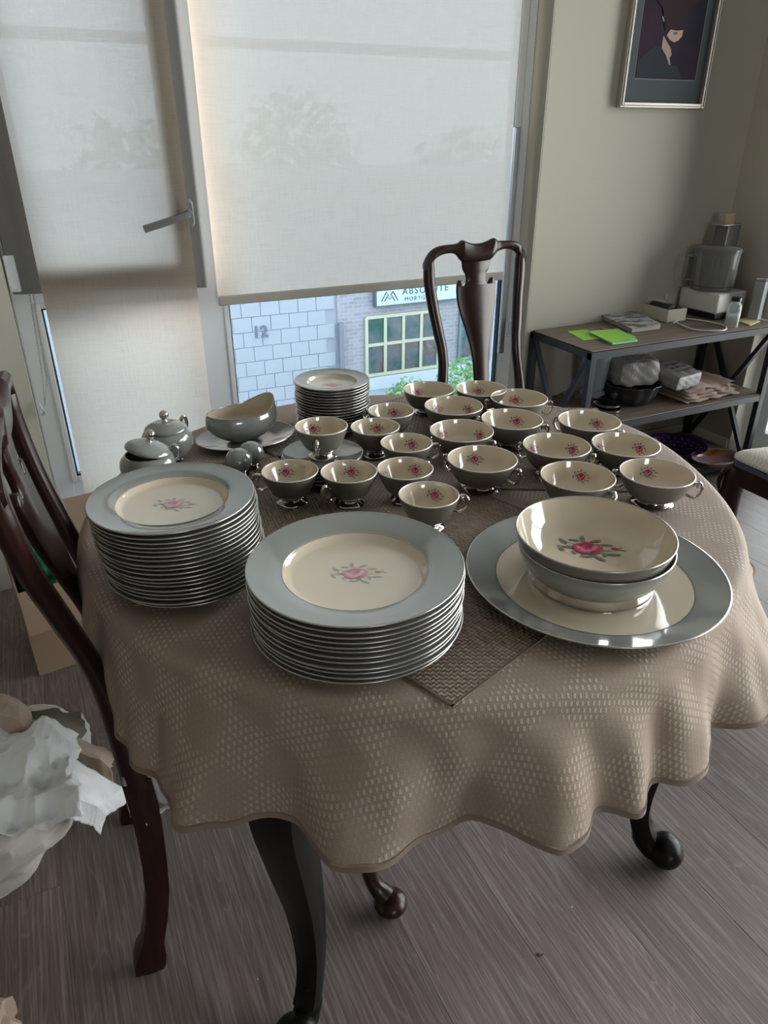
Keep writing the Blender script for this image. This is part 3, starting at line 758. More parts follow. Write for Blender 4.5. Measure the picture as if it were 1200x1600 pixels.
def relr(dx):   # rose seen dx half-widths right of the middle of the back wall
    return math.degrees(A0)-math.degrees(math.asin(max(-.98, min(.98, dx/.86))))
_cache = {}
def share(t, key):   # alike cups share mesh data
    for ch in t.children:
        nm = ch.name.split('.')[0]; k = (key, nm, 0)
        if nm == 'handle':
            i = sum(1 for c2 in t.children if c2.name.split('.')[0] == 'handle' and c2.name < ch.name); k = (key, nm, i)
        if k in _cache: ch.data = _cache[k]
        else: _cache[k] = ch.data
    return t
mk_t = lambda lab, roses: share(cup('teacup', lab, 'cup', .0485, .060, tin, tout, tfoot, [0], .036, .029, roses, .0062), 't')
top_s = sz+.0065*(SN-1)+.0037
T = [(502, 665, -119, [relr(-.42)], top_s, 'teacup standing on the stack of grey saucers'),
     (586, 666, 45, [relr(.07)], ONM, 'teacup directly right of the teacup on the saucers'),
     (611, 641, 130, [relr(.15)], ONM, 'rearmost single-handled teacup, right beside the small bread plates'),
     (635, 691, -15, [relr(.25)], ONM, 'teacup directly behind the teacup that shows two roses'),
     (453, 735, 155, [relr(-.28)], ONM, 'teacup beside the pair of round shakers'),
     (545, 736, -155, [relr(.05)], ONM, 'teacup with its handle turned left, in front of the saucer stack'),
     (633, 731, 20, [relr(.42), relr(-.83)], ONM, 'teacup showing two roses inside, just behind the frontmost teacup'),
     (670, 772, -15, [relr(.28)], ONM, 'frontmost teacup, handle to the right beside the front dinner plates')]
cupset(T, mk_t, .0485, .060, 'single-handled teacups on the table', 'teacup')
def mk_s(lab, roses):
    return share(cup('soup_cup', lab, 'cup', .0638, .0575, sin_, sout, sfoot, [0, PI], .050, .026, roses, .0068), 's')
S = [(670, 606, -118, [relr(-.44)], ONM, 'two-handled soup cup at the far edge, left of the chair splat'),
     (752, 605, -114, [relr(.0)], ONM, 'two-handled soup cup at the far edge below the chair splat'),
     (709, 633, -74, [relr(-.55), relr(.62)], ONM, 'two-handled soup cup directly in front of the far-edge cup left of the splat'),
     (811, 621, -30, [relr(.05)], ONM, 'farthest right two-handled soup cup of the back row'),
     (800, 654, -40, [relr(.32), relr(-.80)], ONM, 'two-handled soup cup in front of the farthest right one'),
     (721.5, 672, -60, [relr(-.62), relr(.68)], ONM, 'two-handled soup cup directly behind the one with its silver foot in full view'),
     (753.6, 716, -55, [relr(-.12)], ONM, 'two-handled soup cup with its silver foot in full view'),
     (921, 656.5, -62, [relr(.48), relr(-.85)], ONC, 'two-handled soup cup at the right edge, nearest the shelf'),
     (870, 695, -50, [relr(-.62), relr(.66)], ONM, 'two-handled soup cup directly behind the one nearest the serving bowls'),
     (978, 693.5, -11, [relr(-.64), relr(.66)], ONC, 'two-handled soup cup by the right table edge between the rightmost cup and the shelf-side cup'),
     (903, 743, -72, [relr(.33), relr(-.84)], ONM, 'two-handled soup cup nearest the serving bowls, partly hidden by their rim'),
     (1027, 738, -48, [relr(.08)], ONC, 'rightmost two-handled soup cup with a full handle over bare tablecloth')]
cupset(S, mk_s, .0638, .0575, 'two-handled soup cups on the table', 'soup_cup')

# ------------------------------------------------------------ platter and serving bowls
p = at(928, 888, ONC+.022); PR = .1815
b = MB()
PP = [(.001, .005), (.125, .005), (.1375, .0075), (.139, .0078), (.16, .0145), (PR-.001, .0225)]
b.lathe(PP+[(PR, .0215), (.16, .0120), (.138, .0052), (.115, .0010), (.112, 0), (.108, 0), (.106, .0015), (.001, .0015)], 96, mifn=lambda j: 1 if j < 2 else 0)
pl_ = b.obj('serving_platter', [glaze, cream], None, (p.x, p.y, ONC)); tag(pl_, 'large round grey-rimmed platter holding two nested bowls', 'platter')
b = MB(); b.lathe([(PR-.0018, .0228), (PR-.0002, .0229), (PR+.0005, .0218), (PR, .0205)], 96); b.obj('silver_edge', silverrim, pl_, ang=80)
b = MB(); b.lathe([(.1370, .0077), (.1382, .0080)], 96); b.obj('well_line', mat('well_line_grey', (.10, .10, .10), .3), pl_)
def bowl(label, R, px, py, z, tilt=(0, 0), ring=True):
    H = .058
    inn = smoothprof([(.001, .012), (.055, .0125), (.074, .016), (.090, .027), (.101, .043), (R-.0012, H)])
    out = smoothprof([(.060, .009), (.080, .0105), (.094, .0215), (.1045, .041), (R, H-.0004)])
    q = at(px, py, z+H)
    b = MB(); n = len(inn)-1; b.lathe(inn+out[::-1]+[(.001, .009)], 84, mifn=lambda j: 0 if j <= n else 1)
    o = b.obj('serving_bowl', [cream, glaze if ring else cupgrey], None, (q.x, q.y, z), (tilt[0], tilt[1], 0)); tag(o, label, 'bowl', 'nested serving bowls')  # upper bowl's outside takes the darker glaze, painting in its shade
    b = MB(); b.lathe([(R-.002, H-.0008), (R-.0012, H+.0005), (R-.0002, H+.0004), (R+.0005, H-.001), (R-.0002, H-.002)], 84); b.obj('silver_edge', silverrim, o, ang=80)
    if ring:
        b = MB(); b.lathe([(.084, 0), (.087, .0005), (.0875, .004), (.0845, .011), (.0845, .0135), (.078, .0132), (.078, .002), (.084, 0)], 84); b.obj('silver_base_ring', silver, o, ang=50)
    else:
        b = MB(); b.lathe([(.050, .0065), (.054, .0065), (.056, .0095), (.048, .0095), (.050, .0065)], 60); b.obj('foot_ring', glaze, o)
    return o, inn
lo, _ = bowl('lower grey serving bowl with mirror-silver base ring on the platter', .1080, 930.5, 847, ONC+.0052, (0, 0))
up_, inn = bowl('upper cream serving bowl with a large pink rose inside', .1090, 930, 829, lo.location.z+.0185, (0, 0), False)
m = rose_mesh('rose_print', .0190, lambda u, v, h: (u, v, .0126+h), RM)
r = bpy.data.objects.new('rose_print', m); C.objects.link(r); r.parent = up_; r.rotation_euler = (0, 0, ry-.12); rq = at(918, 857, lo.location.z+.0185+.0126)-up_.location; r.location = (rq.x, rq.y, .0006)
for v in r.data.vertices:   # follow the bowl where the print reaches up its side
    q = Vector((v.co.x*math.cos(ry-.12)-v.co.y*math.sin(ry-.12)+rq.x, v.co.x*math.sin(ry-.12)+v.co.y*math.cos(ry-.12)+rq.y)); rr = q.length
    for (r0, z0), (r1, z1) in zip(inn, inn[1:]):
        if r0 <= rr <= r1: v.co.z += max(0, lerp(z0, z1, (rr-r0)/(r1-r0))-.0126)

# ------------------------------------------------------------ gravy boat, sugar pots, shakers
q = at(384, 680, ONM+.014); GB = Vector((q.x, q.y, ONM))
t = thing('underplate', 'oval grey underplate beneath the gravy boat', 'plate', GB, math.radians(2))
def oval(prof, n, ax, ay, mi=0, b=None, mifn=None, zf=None):
    b = b or MB(); o = len(b.v)
    for i, (r, z) in enumerate(prof):
        for k in range(n):
            a = 2*PI*k/n; zz = z+(zf(a, i/(len(prof)-1)) if zf else 0); b.v.append((r*ax*math.cos(a), r*ay*math.sin(a), zz))
    for j in range(len(prof)-1):
        for k in range(n):
            k2 = (k+1) % n; b.f.append((o+j*n+k, o+j*n+k2, o+(j+1)*n+k2, o+(j+1)*n+k)); b.mi.append(mifn(j) if mifn else mi)
    return b
oval([(.001, .004), (.55, .004), (.62, .006), (.85, .011), (.99, .0155), (1, .0148), (.85, .0090), (.60, .002), (.52, 0), (.48, 0), (.001, .001)], 64, .104, .080).obj('plate_body', glaze, t)
oval([(.985, .0158), (.998, .0158), (1.004, .0148)], 64, .104, .080).obj('silver_edge', silverrim, t)
t = thing('gravy_boat', 'grey gravy boat with high curved pouring lip on an oval underplate', 'gravy boat', GB+Vector((-.004, .003, .0045)), math.radians(4))
def rimz(a, s):   # rim rises to a lip at one end, dips to a notch at the other
    d1 = math.cos(a-.25); d2 = math.cos(a-PI)
    return s*(.025*max(0, d1)**3 + .004*max(0, d2)**6)
def outr(t_): return t_
prof_o = [(.36, 0), (.40, .002), (.62, .010), (.86, .022), (1.0, .038), (.98, .052), (.93, .060)]
prof_i = [(.915, .0605), (.955, .051), (.965, .038), (.83, .025), (.6, .014), (.3, .010), (.01, .0095)]
so_ = [(v.x, v.y) for v in catmull([(a, z, 0) for a, z in prof_o], 4)]; si_ = [(v.x, v.y) for v in catmull([(a, z, 0) for a, z in prof_i], 4)]
b = MB(); PRF = so_+si_; n = 72; no = len(so_)
def gb(ax, r, z):
    a = ax; s = max(0, min(1, (z-.02)/.04))**1.6
    zz = z+rimz(a, s); e = r*(1+s*(.05*max(0, math.cos(a-.2))**8 + .07*max(0, math.cos(a-PI-.12))**14))
    return (e*.074*math.cos(a), e*.050*math.sin(a), zz)
for r, z in PRF:
    for k in range(n): b.v.append(gb(2*PI*k/n, r, z))
for j in range(len(PRF)-1):
    for k in range(n):
        k2 = (k+1) % n; b.f.append((j*n+k, j*n+k2, (j+1)*n+k2, (j+1)*n+k)); b.mi.append(0 if j < no-1 else 1)
b.f.append(tuple(reversed(range(n)))); b.mi.append(0)
b.obj('boat_body', [glaze, cream], t)
b = MB(); P = [Vector(gb(2*PI*k/n, .924, .0608))+Vector((0, 0, .0004)) for k in range(n+1)]; b.tube(P, .0011, 6, cap=False); b.obj('silver_edge', silverrim, t)
def sugar(label, loc, rz, lid_tilt, R=.049, sides=(1, -1)):
    t = thing('sugar_bowl', label, 'sugar bowl', loc, rz, 'lidded sugar bowls')
    out = smoothprof([(.020, .006), (.030, .010), (.0445, .024), (R, .042), (.0465, .056), (.0385, .0655)])
    inn = smoothprof([(.0365, .0655), (.0445, .055), (.047, .042), (.042, .025), (.02, .012), (.001, .011)])
    b = MB(); b.lathe(out+inn, 56); b.obj('pot_body', glaze, t)
    b = MB(); b.lathe([(.0245, 0), (.0255, .0015), (.0225, .004), (.0195, .0075), (.016, .008)], 48, capb=True, rfn=lambda a, z: 1+(.05*math.cos(4*a) if z < .003 else 0)); b.obj('silver_foot', silver, t, ang=60)
    b = MB(); b.lathe(smoothprof([(.0405, 0), (.0395, .004), (.033, .0095), (.018, .0155), (.008, .0172), (.001, .0174)]), 56); b.lathe([(.0405, 0), (.030, .002), (.001, .006)], 56)
    lid = b.obj('lid', glaze, t, (lid_tilt[2], 0, .0656+lid_tilt[1]), (0, lid_tilt[0], 0))
    b = MB(); b.lathe([(.0065, .0165), (.0045, .0195), (.0045, .022)], 20); b.ball((0, 0, .0295), .0090, 20, 12); b.obj('silver_finial', silver, lid)
    for s in sides:
        b = MB(); P = catmull([(s*.040, 0, .061), (s*.043, 0, .072), (s*.049, 0, .0765), (s*.0545, 0, .072), (s*.0565, 0, .063), (s*.054, 0, .052), (s*.0475, 0, .046)], 4)
        b.tube(P, [(.0026, .0042)]*len(P), 8); b.obj('handle', silver, t)
    return t
def xyc(px, py, z): q = at(px, py, z); return (q.x, q.y)
x, y = xyc(262, 690, ONC+.040); sugar('closed round grey sugar bowl, the rear one by the left window', (x, y, ONC), math.radians(35), (0, 0, 0))
x, y = xyc(232, 729, ONC+.040); sugar('front round grey sugar bowl with its lid sitting ajar', (x, y, ONC), math.radians(-8), (math.radians(15), .0065, .004), sides=(1,))
def shaker(label, px, py, loc_z):
    q = at(px, py, loc_z+.026); t = thing('shaker', label, 'shaker', (q.x, q.y, loc_z), 0, 'round salt and pepper shakers')
    b = MB(); b.lathe(smoothprof([(.010, .006), (.017, .010), (.0245, .021), (.0252, .031), (.019, .044), (.008, .0505), (.001, .051)]), 40); b.obj('shaker_body', glaze, t)
    b = MB(); b.lathe([(.0165, 0), (.0175, .001), (.0145, .003), (.010, .0065)], 32, capb=True); b.obj('silver_foot', silver, t, ang=60)
    b = MB()
    for k in range(5):
        a = k*2*PI/5; b.ball((.0035*math.cos(a), .0035*math.sin(a), .0508), .0006, 6, 4)
    b.obj('pour_holes', blkp, t)
shaker('front round grey shaker, half hidden by the luncheon plates', 373, 721, ONM)
shaker('rear round grey shaker with its silver foot showing', 392, 710, ONM)
# ------------------------------------------------------------ chairs
XB = [(0, -.036), (.045, -.026), (.18, .004), (.35, .014), (.47, .010), (.63, -.008), (.75, -.036), (.84, -.058), (.92, -.070), (.98, -.073), (1.04, -.066)]
XBc = catmull([(z, x, 0) for z, x in XB], 6)
def xb(z):
    for a, c_ in zip(XBc, XBc[1:]):
        if z <= c_.x: return lerp(a.y, c_.y, (z-a.x)/(c_.x-a.x))
    return XBc[-1].y
seatm = mat('seat_weave', (.55, .52, .44), .7)
sv = coords(seatm, 'Object'); ss = N(seatm, 'ShaderNodeTexChecker'); ss.inputs['Scale'].default_value = 150; L(seatm, sv, ss.inputs[0])
ss.inputs[1].default_value = (.62, .59, .50, 1); ss.inputs[2].default_value = (.47, .43, .35, 1); L(seatm, ss.outputs[0], pbsdf(seatm).inputs['Base Color']); bump(seatm, ss.outputs[1], .3, .001)
seamm = mat('navy_seat_welt', (.045, .06, .085), .35)
def dense(tab, n=5): return [(v.x, v.y, v.z) for v in catmull(tab, n)]
def chair(label, loc, rz, plastic=False):
    t = thing('dining_chair', label, 'chair', loc, rz, 'cherry wood splat-back dining chairs')
    fn = lambda z, a, d: (xb(z)+d, a, z)
    for s in (1, -1):
        tab = [(.44, .150, .190), (.50, .149, .187), (.547, .146, .182), (.60, .140, .174), (.643, .135, .169), (.70, .136, .170), (.747, .142, .178), (.83, .153, .190), (.90, .161, .199), (.935, .163, .200), (.955, .1635, .199), (.972, .167, .196), (.986, .173, .190)]
        b = MB(); lv = [(z, min(s*i, s*o_), max(s*i, s*o_)) for z, i, o_ in dense(tab)]
        b.ribbon(lv, lambda z: .028+.018*max(0, min(1, (.64-z)/.2)), fn); b.obj('back_stile', dkw, t, ang=50)
        b = MB(); P = [(xb(z), s*lerp(.172, .170, z/.45), z) for z in (.0, .02, .045, .07, .13, .2, .27, .34, .40, .455)]
        R_ = [(.019, .025), (.021, .028), (.021, .026), (.0165, .0195), (.017, .0195), (.018, .020), (.019, .0205), (.019, .0215), (.019, .0225), (.0185, .0225)]
        b.tube(P, R_, 16, sq=.8, upv=(0, 1, 0)); b.obj('leg', dkw, t, ang=50)
        b = MB(); P = catmull([(.375, s*.200, .45), (.392, s*.216, .395), (.396, s*.220, .33), (.388, s*.215, .24), (.378, s*.208, .15), (.378, s*.208, .09), (.388, s*.218, .055), (.402, s*.232, .035)], 4)
        R_ = catmull([(.029, 0, 0), (.033, 0, 0), (.029, 0, 0), (.022, 0, 0), (.0165, 0, 0), (.0145, 0, 0), (.0165, 0, 0), (.020, 0, 0)], 4)
        b.tube(P, [(v.x, v.x) for v in R_], 16, sq=.25)
        b.ball((.410, s*.240, .021), .030, 18, 10, sc_=(1.08, 1.08, .70))
        b.tube(catmull([(.40, s*.228, .43), (.422, s*.243, .41), (.428, s*.249, .37), (.420, s*.243, .33)], 4), [.006, .009, .010, .010, .009, .009, .008, .008, .007, .006, .005, .004, .003], 8)
        b.obj('leg', dkw, t, ang=50)
    # crest rail
    cr = [(-.197, .942, .972), (-.188, .950, .991), (-.175, .964, 1.005), (-.155, .983, 1.015), (-.13, .992, 1.019), (-.10, .993, 1.020), (-.078, .985, 1.022), (-.062, .968, 1.031), (-.045, .962, 1.025), (-.02, .960, 1.018)]
    cr = cr+[(0, .960, 1.017)]+[(-y, a, c_) for y, a, c_ in reversed(cr)]
    b = MB(); b.ribbon(dense(cr, 3), .028, lambda y, z, d: (xb(z)+d, y, z)); b.obj('crest_rail', dkw, t, ang=50)
    # vase splat with two ears
    half = catmull([(w_, z, 0) for z, w_ in [(.47, .031), (.52, .030), (.56, .030), (.62, .032), (.67, .037), (.71, .044), (.76, .058), (.80, .069), (.84, .0765), (.875, .0775), (.897, .074), (.907, .066), (.904, .058), (.895, .052)]], 4)
    half += catmull([(w_, z, 0) for z, w_ in [(.888, .047), (.892, .041), (.905, .038), (.92, .041), (.935, .050), (.948, .0535), (.962, .056), (.975, .066)]], 4)
    P_ = [(v.x, v.y) for v in half]; P_ = P_+[(-a, z) for a, z in reversed(P_)]
    b = MB(); b.panel(P_, .012, fn, .0026)
    b.obj('splat', dkw, t, ang=60)
    b = MB()
    def trap(x, o_=0): return lerp(.172, .232, (x-.0)/.41)+o_
    for x0, x1, f0, f1 in ((.0, .41, 0, 0),):
        for s in (1, -1):
            b.tube([(x0+.01, s*trap(x0, -.012), .41), (x1-.01, s*trap(x1, -.014), .41)], (.034, .012), 8, sq=.9, upv=(0, 0, 1))
    b.tube([(.405, -.222, .41), (.405, .222, .41)], (.034, .012), 8, sq=.9, upv=(0, 0, 1)); b.tube([(.008, -.165, .415), (.008, .165, .415)], (.038, .012), 8, sq=.9, upv=(0, 0, 1))
    b.obj('seat_rail', dkw, t, ang=50)
    def slab(zs, m, name):
        b = MB(); nx, ny = 12, 12; vs = []
        def outline(off):
            P = []
            xs0, xs1 = .022-off, .425+off; c_ = .03
            for (x, y) in ((xs0, -1), (xs1, -1), (xs1, 1), (xs0, 1)):
                yy = y*(trap(x)+off-.006)
                for k in range(5):
                    base = {(0, -1): PI, (1, -1): -PI/2, (1, 1): 0, (0, 1): PI/2}[(int(x > .2), y)]
                    a = base+k/4*PI/2; cx = x+(c_ if x < .2 else -c_); cy = yy-y*c_
                    P.append((cx+c_*math.cos(a), cy+c_*math.sin(a)))
            return P
        rows = [[(x, y, z) for x, y in outline(off)] for off, z in zs]; n = len(rows[0])
        for r_ in rows: vs += r_
        fs = [(j*n+k, j*n+(k+1) % n, (j+1)*n+(k+1) % n, (j+1)*n+k) for j in range(len(rows)-1) for k in range(n)]
        b.add(vs, fs+[tuple(range(n))[::-1], tuple((len(rows)-1)*n+k for k in range(n))]); return b.obj(name, m, t, ang=60)
    slab([(-.006, .436), (0, .438), (0, .452), (-.004, .454)], seamm, 'seat_welt')
    slab([(-.004, .4545), (.003, .460), (.003, .470), (-.006, .480), (-.03, .488), (-.10, .493)], seatm, 'seat')
    if plastic:
        b = MB(); n = 10; vs = []
        for k in range(n+1):
            x = lerp(-.01, .10, k/n)
            for z in (.475, .44, .405, .375): vs.append((x, -(trap(x)+.010+.006*math.sin(k*1.3+z*30)), z-.012*math.sin(k*.7)))
        b.add(vs, [(k*4+j, k*4+j+1, (k+1)*4+j+1, (k+1)*4+j) for k in range(n) for j in range(3)])
        o = b.obj('plastic_cover', film, t); tag(o, 'clear plastic seat cover edge')
        o.modifiers.new('s', 'SOLIDIFY').thickness = .0006
    return t
chair('dark cherry splat-back chair at the left table edge, back towards the left frame', (0, 1.062, 0), math.radians(-3.5), True)
q = atY(757, 380, 2.11)
chair('dark cherry splat-back chair facing us between the table and the big window', (q.x-.003, 2.075, 0), math.radians(-88.5))
chair('cherry chair at the right whose cream woven seat corner shows beside the table', (2.262, 1.150, 0), math.radians(180))

# ------------------------------------------------------------ console shelf
SHZ = .649
A_, B_ = at(826, 515, SHZ), at(924.5, 551, SHZ)
SX0, SX1, SY0, SY1 = (A_.x+B_.x)/2, 2.742, B_.y, WY-.012
SM, SB = .356, .062
sh = thing('console_shelf', 'three-tier console shelf with wood boards and blue-grey metal X frame', 'shelf', (SX0, SY0, 0))
def sp_(n_, lo, hi, m, bev=.0015): 
    return MB().box([a-c_ for a, c_ in zip(lo, (SX0, SY0, 0))], [a-c_ for a, c_ in zip(hi, (SX0, SY0, 0))]).obj(n_, m, sh, smooth=False, bevel=bev)
w_ = .025
for x in (SX0, SX1-w_):
    for y in (SY0, SY1-w_): sp_('post', (x, y, 0), (x+w_, y+w_, SHZ-.004), metal)
for zt in (SHZ-.002, SM, SB):
    for y in (SY0, SY1-w_): sp_('rail', (SX0+(0 if zt > .6 else w_), y+.0005, zt-.028), (SX1-(0 if zt > .6 else w_), y+w_-.0005, zt-.001), metal)
    for x in (SX0, SX1-w_): sp_('rail', (x+.0005, SY0+w_, zt-.028), (x+w_-.0005, SY1-w_, zt-.001), metal)
for x in (SX0+w_/2, SX1-w_/2):
    for a, c_ in (((SY0+w_, SHZ-.03), (SY1-w_, SB)), ((SY1-w_, SHZ-.03), (SY0+w_, SB))):
        b = MB(); dx = .004 if a[0] < c_[0] else -.004
        b.tube([(x-SX0+dx, a[0]-SY0, a[1]), (x-SX0+dx, c_[0]-SY0, c_[1])], (.009, .009), 8, sq=1, upv=(1, 0, 0)); b.obj('brace', metal, sh, smooth=False)
mid = (SX0+SX1)/2
sp_('board', (SX0+.006, SY0+.006, SHZ-.002), (SX1-.006, SY1-.006, SHZ+.001), board)
XS = atY(1068, 635, SY0+.1).x
for zz in (SM, SB):
    sp_('board', (SX0+.006, SY0+.004, zz-.0005), (XS-.0012, SY1-.004, zz+.003), board)
    sp_('board', (XS+.0012, SY0+.004, zz-.0005), (SX1-.006, SY1-.004, zz+.003), board)
S1, S2, S3 = SHZ+.0015, SM+.0035, SB+.0035
# ---- things on the shelf top
def sheet(name, label, cat, px, z, m, th=.0008, curl=0, group=None):
    P = [at(x, y, z) for x, y in px]; c_ = sum(P, Vector())/len(P); b = MB(); n = 8; vs = []
    for side in (0, 1):
        for j in range(n+1):
            for i in range(n+1):
                u, v = i/n, j/n; p = (P[0]*(1-u)+P[1]*u)*(1-v)+(P[3]*(1-u)+P[2]*u)*v-c_
                p.z = side*th+curl*(u*u)*v; vs.append(p)
    fs = []
    K = (n+1)**2
    for j in range(n):
        for i in range(n):
            a = j*(n+1)+i; fs += [(a, a+n+1, a+n+2, a+1), (K+a, K+a+1, K+a+n+2, K+a+n+1)]
    ed = [i for i in range(n+1)]+[j*(n+1)+n for j in range(1, n+1)]+[n*(n+1)+i for i in range(n-1, -1, -1)]+[j*(n+1) for j in range(n-1, 0, -1)]
    fs += [(ed[k], ed[(k+1) % len(ed)], K+ed[(k+1) % len(ed)], K+ed[k]) for k in range(len(ed))]
    b.add(vs, fs); o = b.obj(name, m, None, (c_.x, c_.y, z), smooth=True, ang=30); return tag(o, label, cat, group)
greenm = mat('lime_paper', (.33, .66, .08), .6); greend = mat('mint_paper', (.30, .70, .42), .6); yell = mat('yellow_paper', (.70, .62, .26), .6)
sheet('sticky_note', 'lime green note lying flat at the left end of the shelf top', 'sticky note', [(886, 518), (917, 515), (938, 530), (912, 532)], S1, greenm, .001, .001)
o = sheet('sticky_note_pad', 'lime green sticky note pad with a mint edge near the shelf front', 'sticky note', [(920, 520), (965, 516), (996, 534), (957, 539)], S1+.0012, greend, .007)
o2 = MB(); 
src = o.data
top = sheet('lime_page', None, None, [(919, 518.5), (964, 514.8), (994, 531), (955, 535)], S1+.0088, greenm, .0006, .010)
for k in ('label', 'category'):
    if k in top: del top[k]
top.parent = o; top.location = top.location-o.location
sheet('sticky_note', 'pale yellow note pad beside the salt jar', 'sticky note', [(1152, 502), (1165, 497), (1187, 503), (1172, 509)], S1, yell, .004)
# booklet
bk = sheet('book', 'paperback with a black and white cover photo lying on the shelf', 'book', [(939, 498), (985, 487), (1031, 514), (987, 520)], S1+.001, mat('book_pages', (.50, .46, .40), .7), .020)
def cover_mat():
    m = mat('book_cover', (.3, .3, .3), .35); n_ = noise(m, coords(m, 'Object', (9, 26, 1), (0, 0, .5)), 1.3, 3, .6)
    L(m, ramp(m, n_, [(.38, (.05, .05, .055)), (.47, (.16, .165, .17)), (.55, (.52, .52, .50)), (.66, (.30, .34, .40))]), pbsdf(m).inputs['Base Color']); return m
cv = sheet('cover', None, None, [(938, 491.5), (985, 480.5), (1031, 507.5), (987, 513.5)], S1+.0215, cover_mat(), .0008)
del_ = [cv.__delitem__(k) for k in ('label', 'category') if k in cv]
cv.parent = bk; cv.location = cv.location-bk.location
def pen(label, a, c_, col, z):
    p, q = at(*a, z+.004), at(*c_, z+.004); t = thing('pen', label, 'pen', (p.x, p.y, z+.004)); d = q-p; 
    MB().tube([(0, 0, 0), d*.9], .0035, 10).obj('barrel', mat('pen_'+label[:4].strip(), col, .35), t); MB().tube([d*.9, d], [.0034, .0008], 10).obj('tip', steel, t)
pen('orange pencil lying beside the paperback', (938, 512), (966, 519), (.70, .20, .05), S1)
pen('grey-violet pen in front of the paperback', (951, 509), (986, 523), (.16, .17, .26), S1)
# cardboard tray with black gadget
pA, pB, pC = at(980, 490, S1), at(1043, 509, S1), at(1071, 498, S1)
def local_box(P, Q, R_):
    c_ = (P+R_)/2; ax = (Q-P); ay = (R_-Q); return c_, math.atan2(ax.y, ax.x), ax.length, ay.length
c_, an, lx, ly = local_box(pA, pB, pC); lx = .235; ly = .10
cream_card = mat('cream_card', (.56, .52, .44), .7)
t = thing('open_box', 'low cream cardboard tray with black gadgets on the shelf', 'box', (c_.x+.0, c_.y, S1), an)
b = MB(); H = .052; th = .003
b.box((-lx/2, -ly/2, 0), (lx/2, ly/2, th)); b.box((-lx/2, -ly/2, 0), (lx/2, -ly/2+th, H)); b.box((-lx/2, ly/2-th, 0), (lx/2, ly/2, H)); b.box((-lx/2, -ly/2, 0), (-lx/2+th, ly/2, H)); b.box((lx/2-th, -ly/2, 0), (lx/2, ly/2, H))
b.obj('tray', cream_card, t, smooth=False)
b = MB(); b.box((-lx/2-.002, -.02, H-.004), (.02, ly/2+.004, H+.006)); b.ball((-.02, .03, H), .035, 14, 8, sc_=(1.2, .8, .45)); b.obj('crumpled_wrap', cream_card, t)
tg = thing('shaver', 'black gadget resting in the cream cardboard tray', 'gadget', (c_.x, c_.y, S1+.004), an)
b = MB(); b.tube([(-.01, -.012, .044), (.095, -.010, .046)], [(.016, .026), (.014, .022)], 12, upv=(0, 0, 1)); b.box((.0, .012, .0), (.1, .036, .052)); b.obj('gadget_body', blkp, tg, ang=40)
# cable loop
b = MB(); P = catmull([tuple(at(x, y, S1+.004)) for x, y in ((1052, 505), (1066, 498), (1090, 500), (1118, 505), (1134, 511), (1131, 516), (1112, 517), (1085, 515), (1068, 509), (1058, 504))], 5)
b.tube(P, .0035, 8); o = b.obj('power_cable', whitep, None, P[0]); 
for v in o.data.vertices: v.co -= P[0]
tag(o, 'white power cable looped on the shelf before the food processor', 'cable')
b = MB(); P = catmull([tuple(atY(x, y, 2.27)) for x, y in ((1048, 478), (1045, 465), (1041, 460), (1042, 470), (1046, 480))], 4); b.tube(P, .002, 6)
o = b.obj('cord_end', whitep, None, P[0]); o2 = o
for v in o.data.vertices: v.co -= P[0]
o.name = 'cable'; tag(o, 'thin white cord rising behind the cream tray at the wall', 'cable')
# food processor
Z0 = S1+.026; P1, P2, P3 = at(1047, 474, Z0), at(1114, 489, Z0), at(1159, 484, Z0)
fa = math.atan2(P2.y-P1.y, P2.x-P1.x); 
fp = thing('food_processor', 'white food processor with clear bowl and feed tube on the shelf top', 'food processor', (2.600, 2.235, S1), math.radians(3))
bw, bd = .175, .195
b = MB(); b.box((-bw/2+.02, -bd/2, .026), (bw/2+.02, bd/2, .108)); b.obj('motor_base', whitep, fp, smooth=True, bevel=.008, segs=3)
b = MB(); b.box((-bw/2+.032, -bd/2+.010, 0), (bw/2+.008, bd/2-.01, .026)); b.obj('black_foot', blkp, fp, smooth=False, bevel=.003)
b = MB(); b.lathe([(.080, .109), (.082, .113), (.086, .125), (.088, .262), (.086, .262), (.084, .128), (.079, .115)], 48); b.obj('work_bowl', clearp, fp)
b = MB(); b.lathe([(.0862, .1265), (.0868, .1265), (.0868, .1295), (.0862, .1295)], 48); b.obj('bowl_ring', blkp, fp)
b = MB(); b.lathe([(.020, .112), (.019, .15), (.012, .22), (.010, .235), (.001, .236)], 20); b.obj('blade_hub', mat('hub', (.35, .34, .33), .4), fp)
b = MB(); b.lathe([(.091, .255), (.092, .262), (.091, .272), (.075, .280), (.001, .281)], 48); b.lathe([(.091, .256), (.087, .256)], 48); b.obj('bowl_lid', clearp, fp)
b = MB(); b.tube([(-.088, .03, .245), (-.125, .045, .245), (-.128, .046, .155), (-.090, .03, .150)], (.004, .012), 8, sq=.8, upv=(0, 0, 1)); b.obj('bowl_handle', clearp, fp)
b = MB(); th = .003
for lo, hi in (((.0, -.025, .28), (.075, -.022, .36)), ((.0, .03, .28), (.075, .033, .36)), ((.0, -.025, .28), (.003, .033, .36)), ((.072, -.025, .28), (.075, .033, .366))): b.box(lo, hi)
b.obj('feed_tube', clearp, fp, smooth=False)
b = MB(); b.lathe(smoothprof([(.018, .30), (.020, .335), (.0225, .39), (.021, .402), (.001, .403)]), 24, c=(.034, .004, 0), capb=True); b.obj('pusher', tanp, fp)
b = MB(); b.box((-.03, -.03, .360), (.072, .036, .364)); b.obj('tube_collar', mat('collar', (.42, .36, .28), .4), fp, smooth=False)
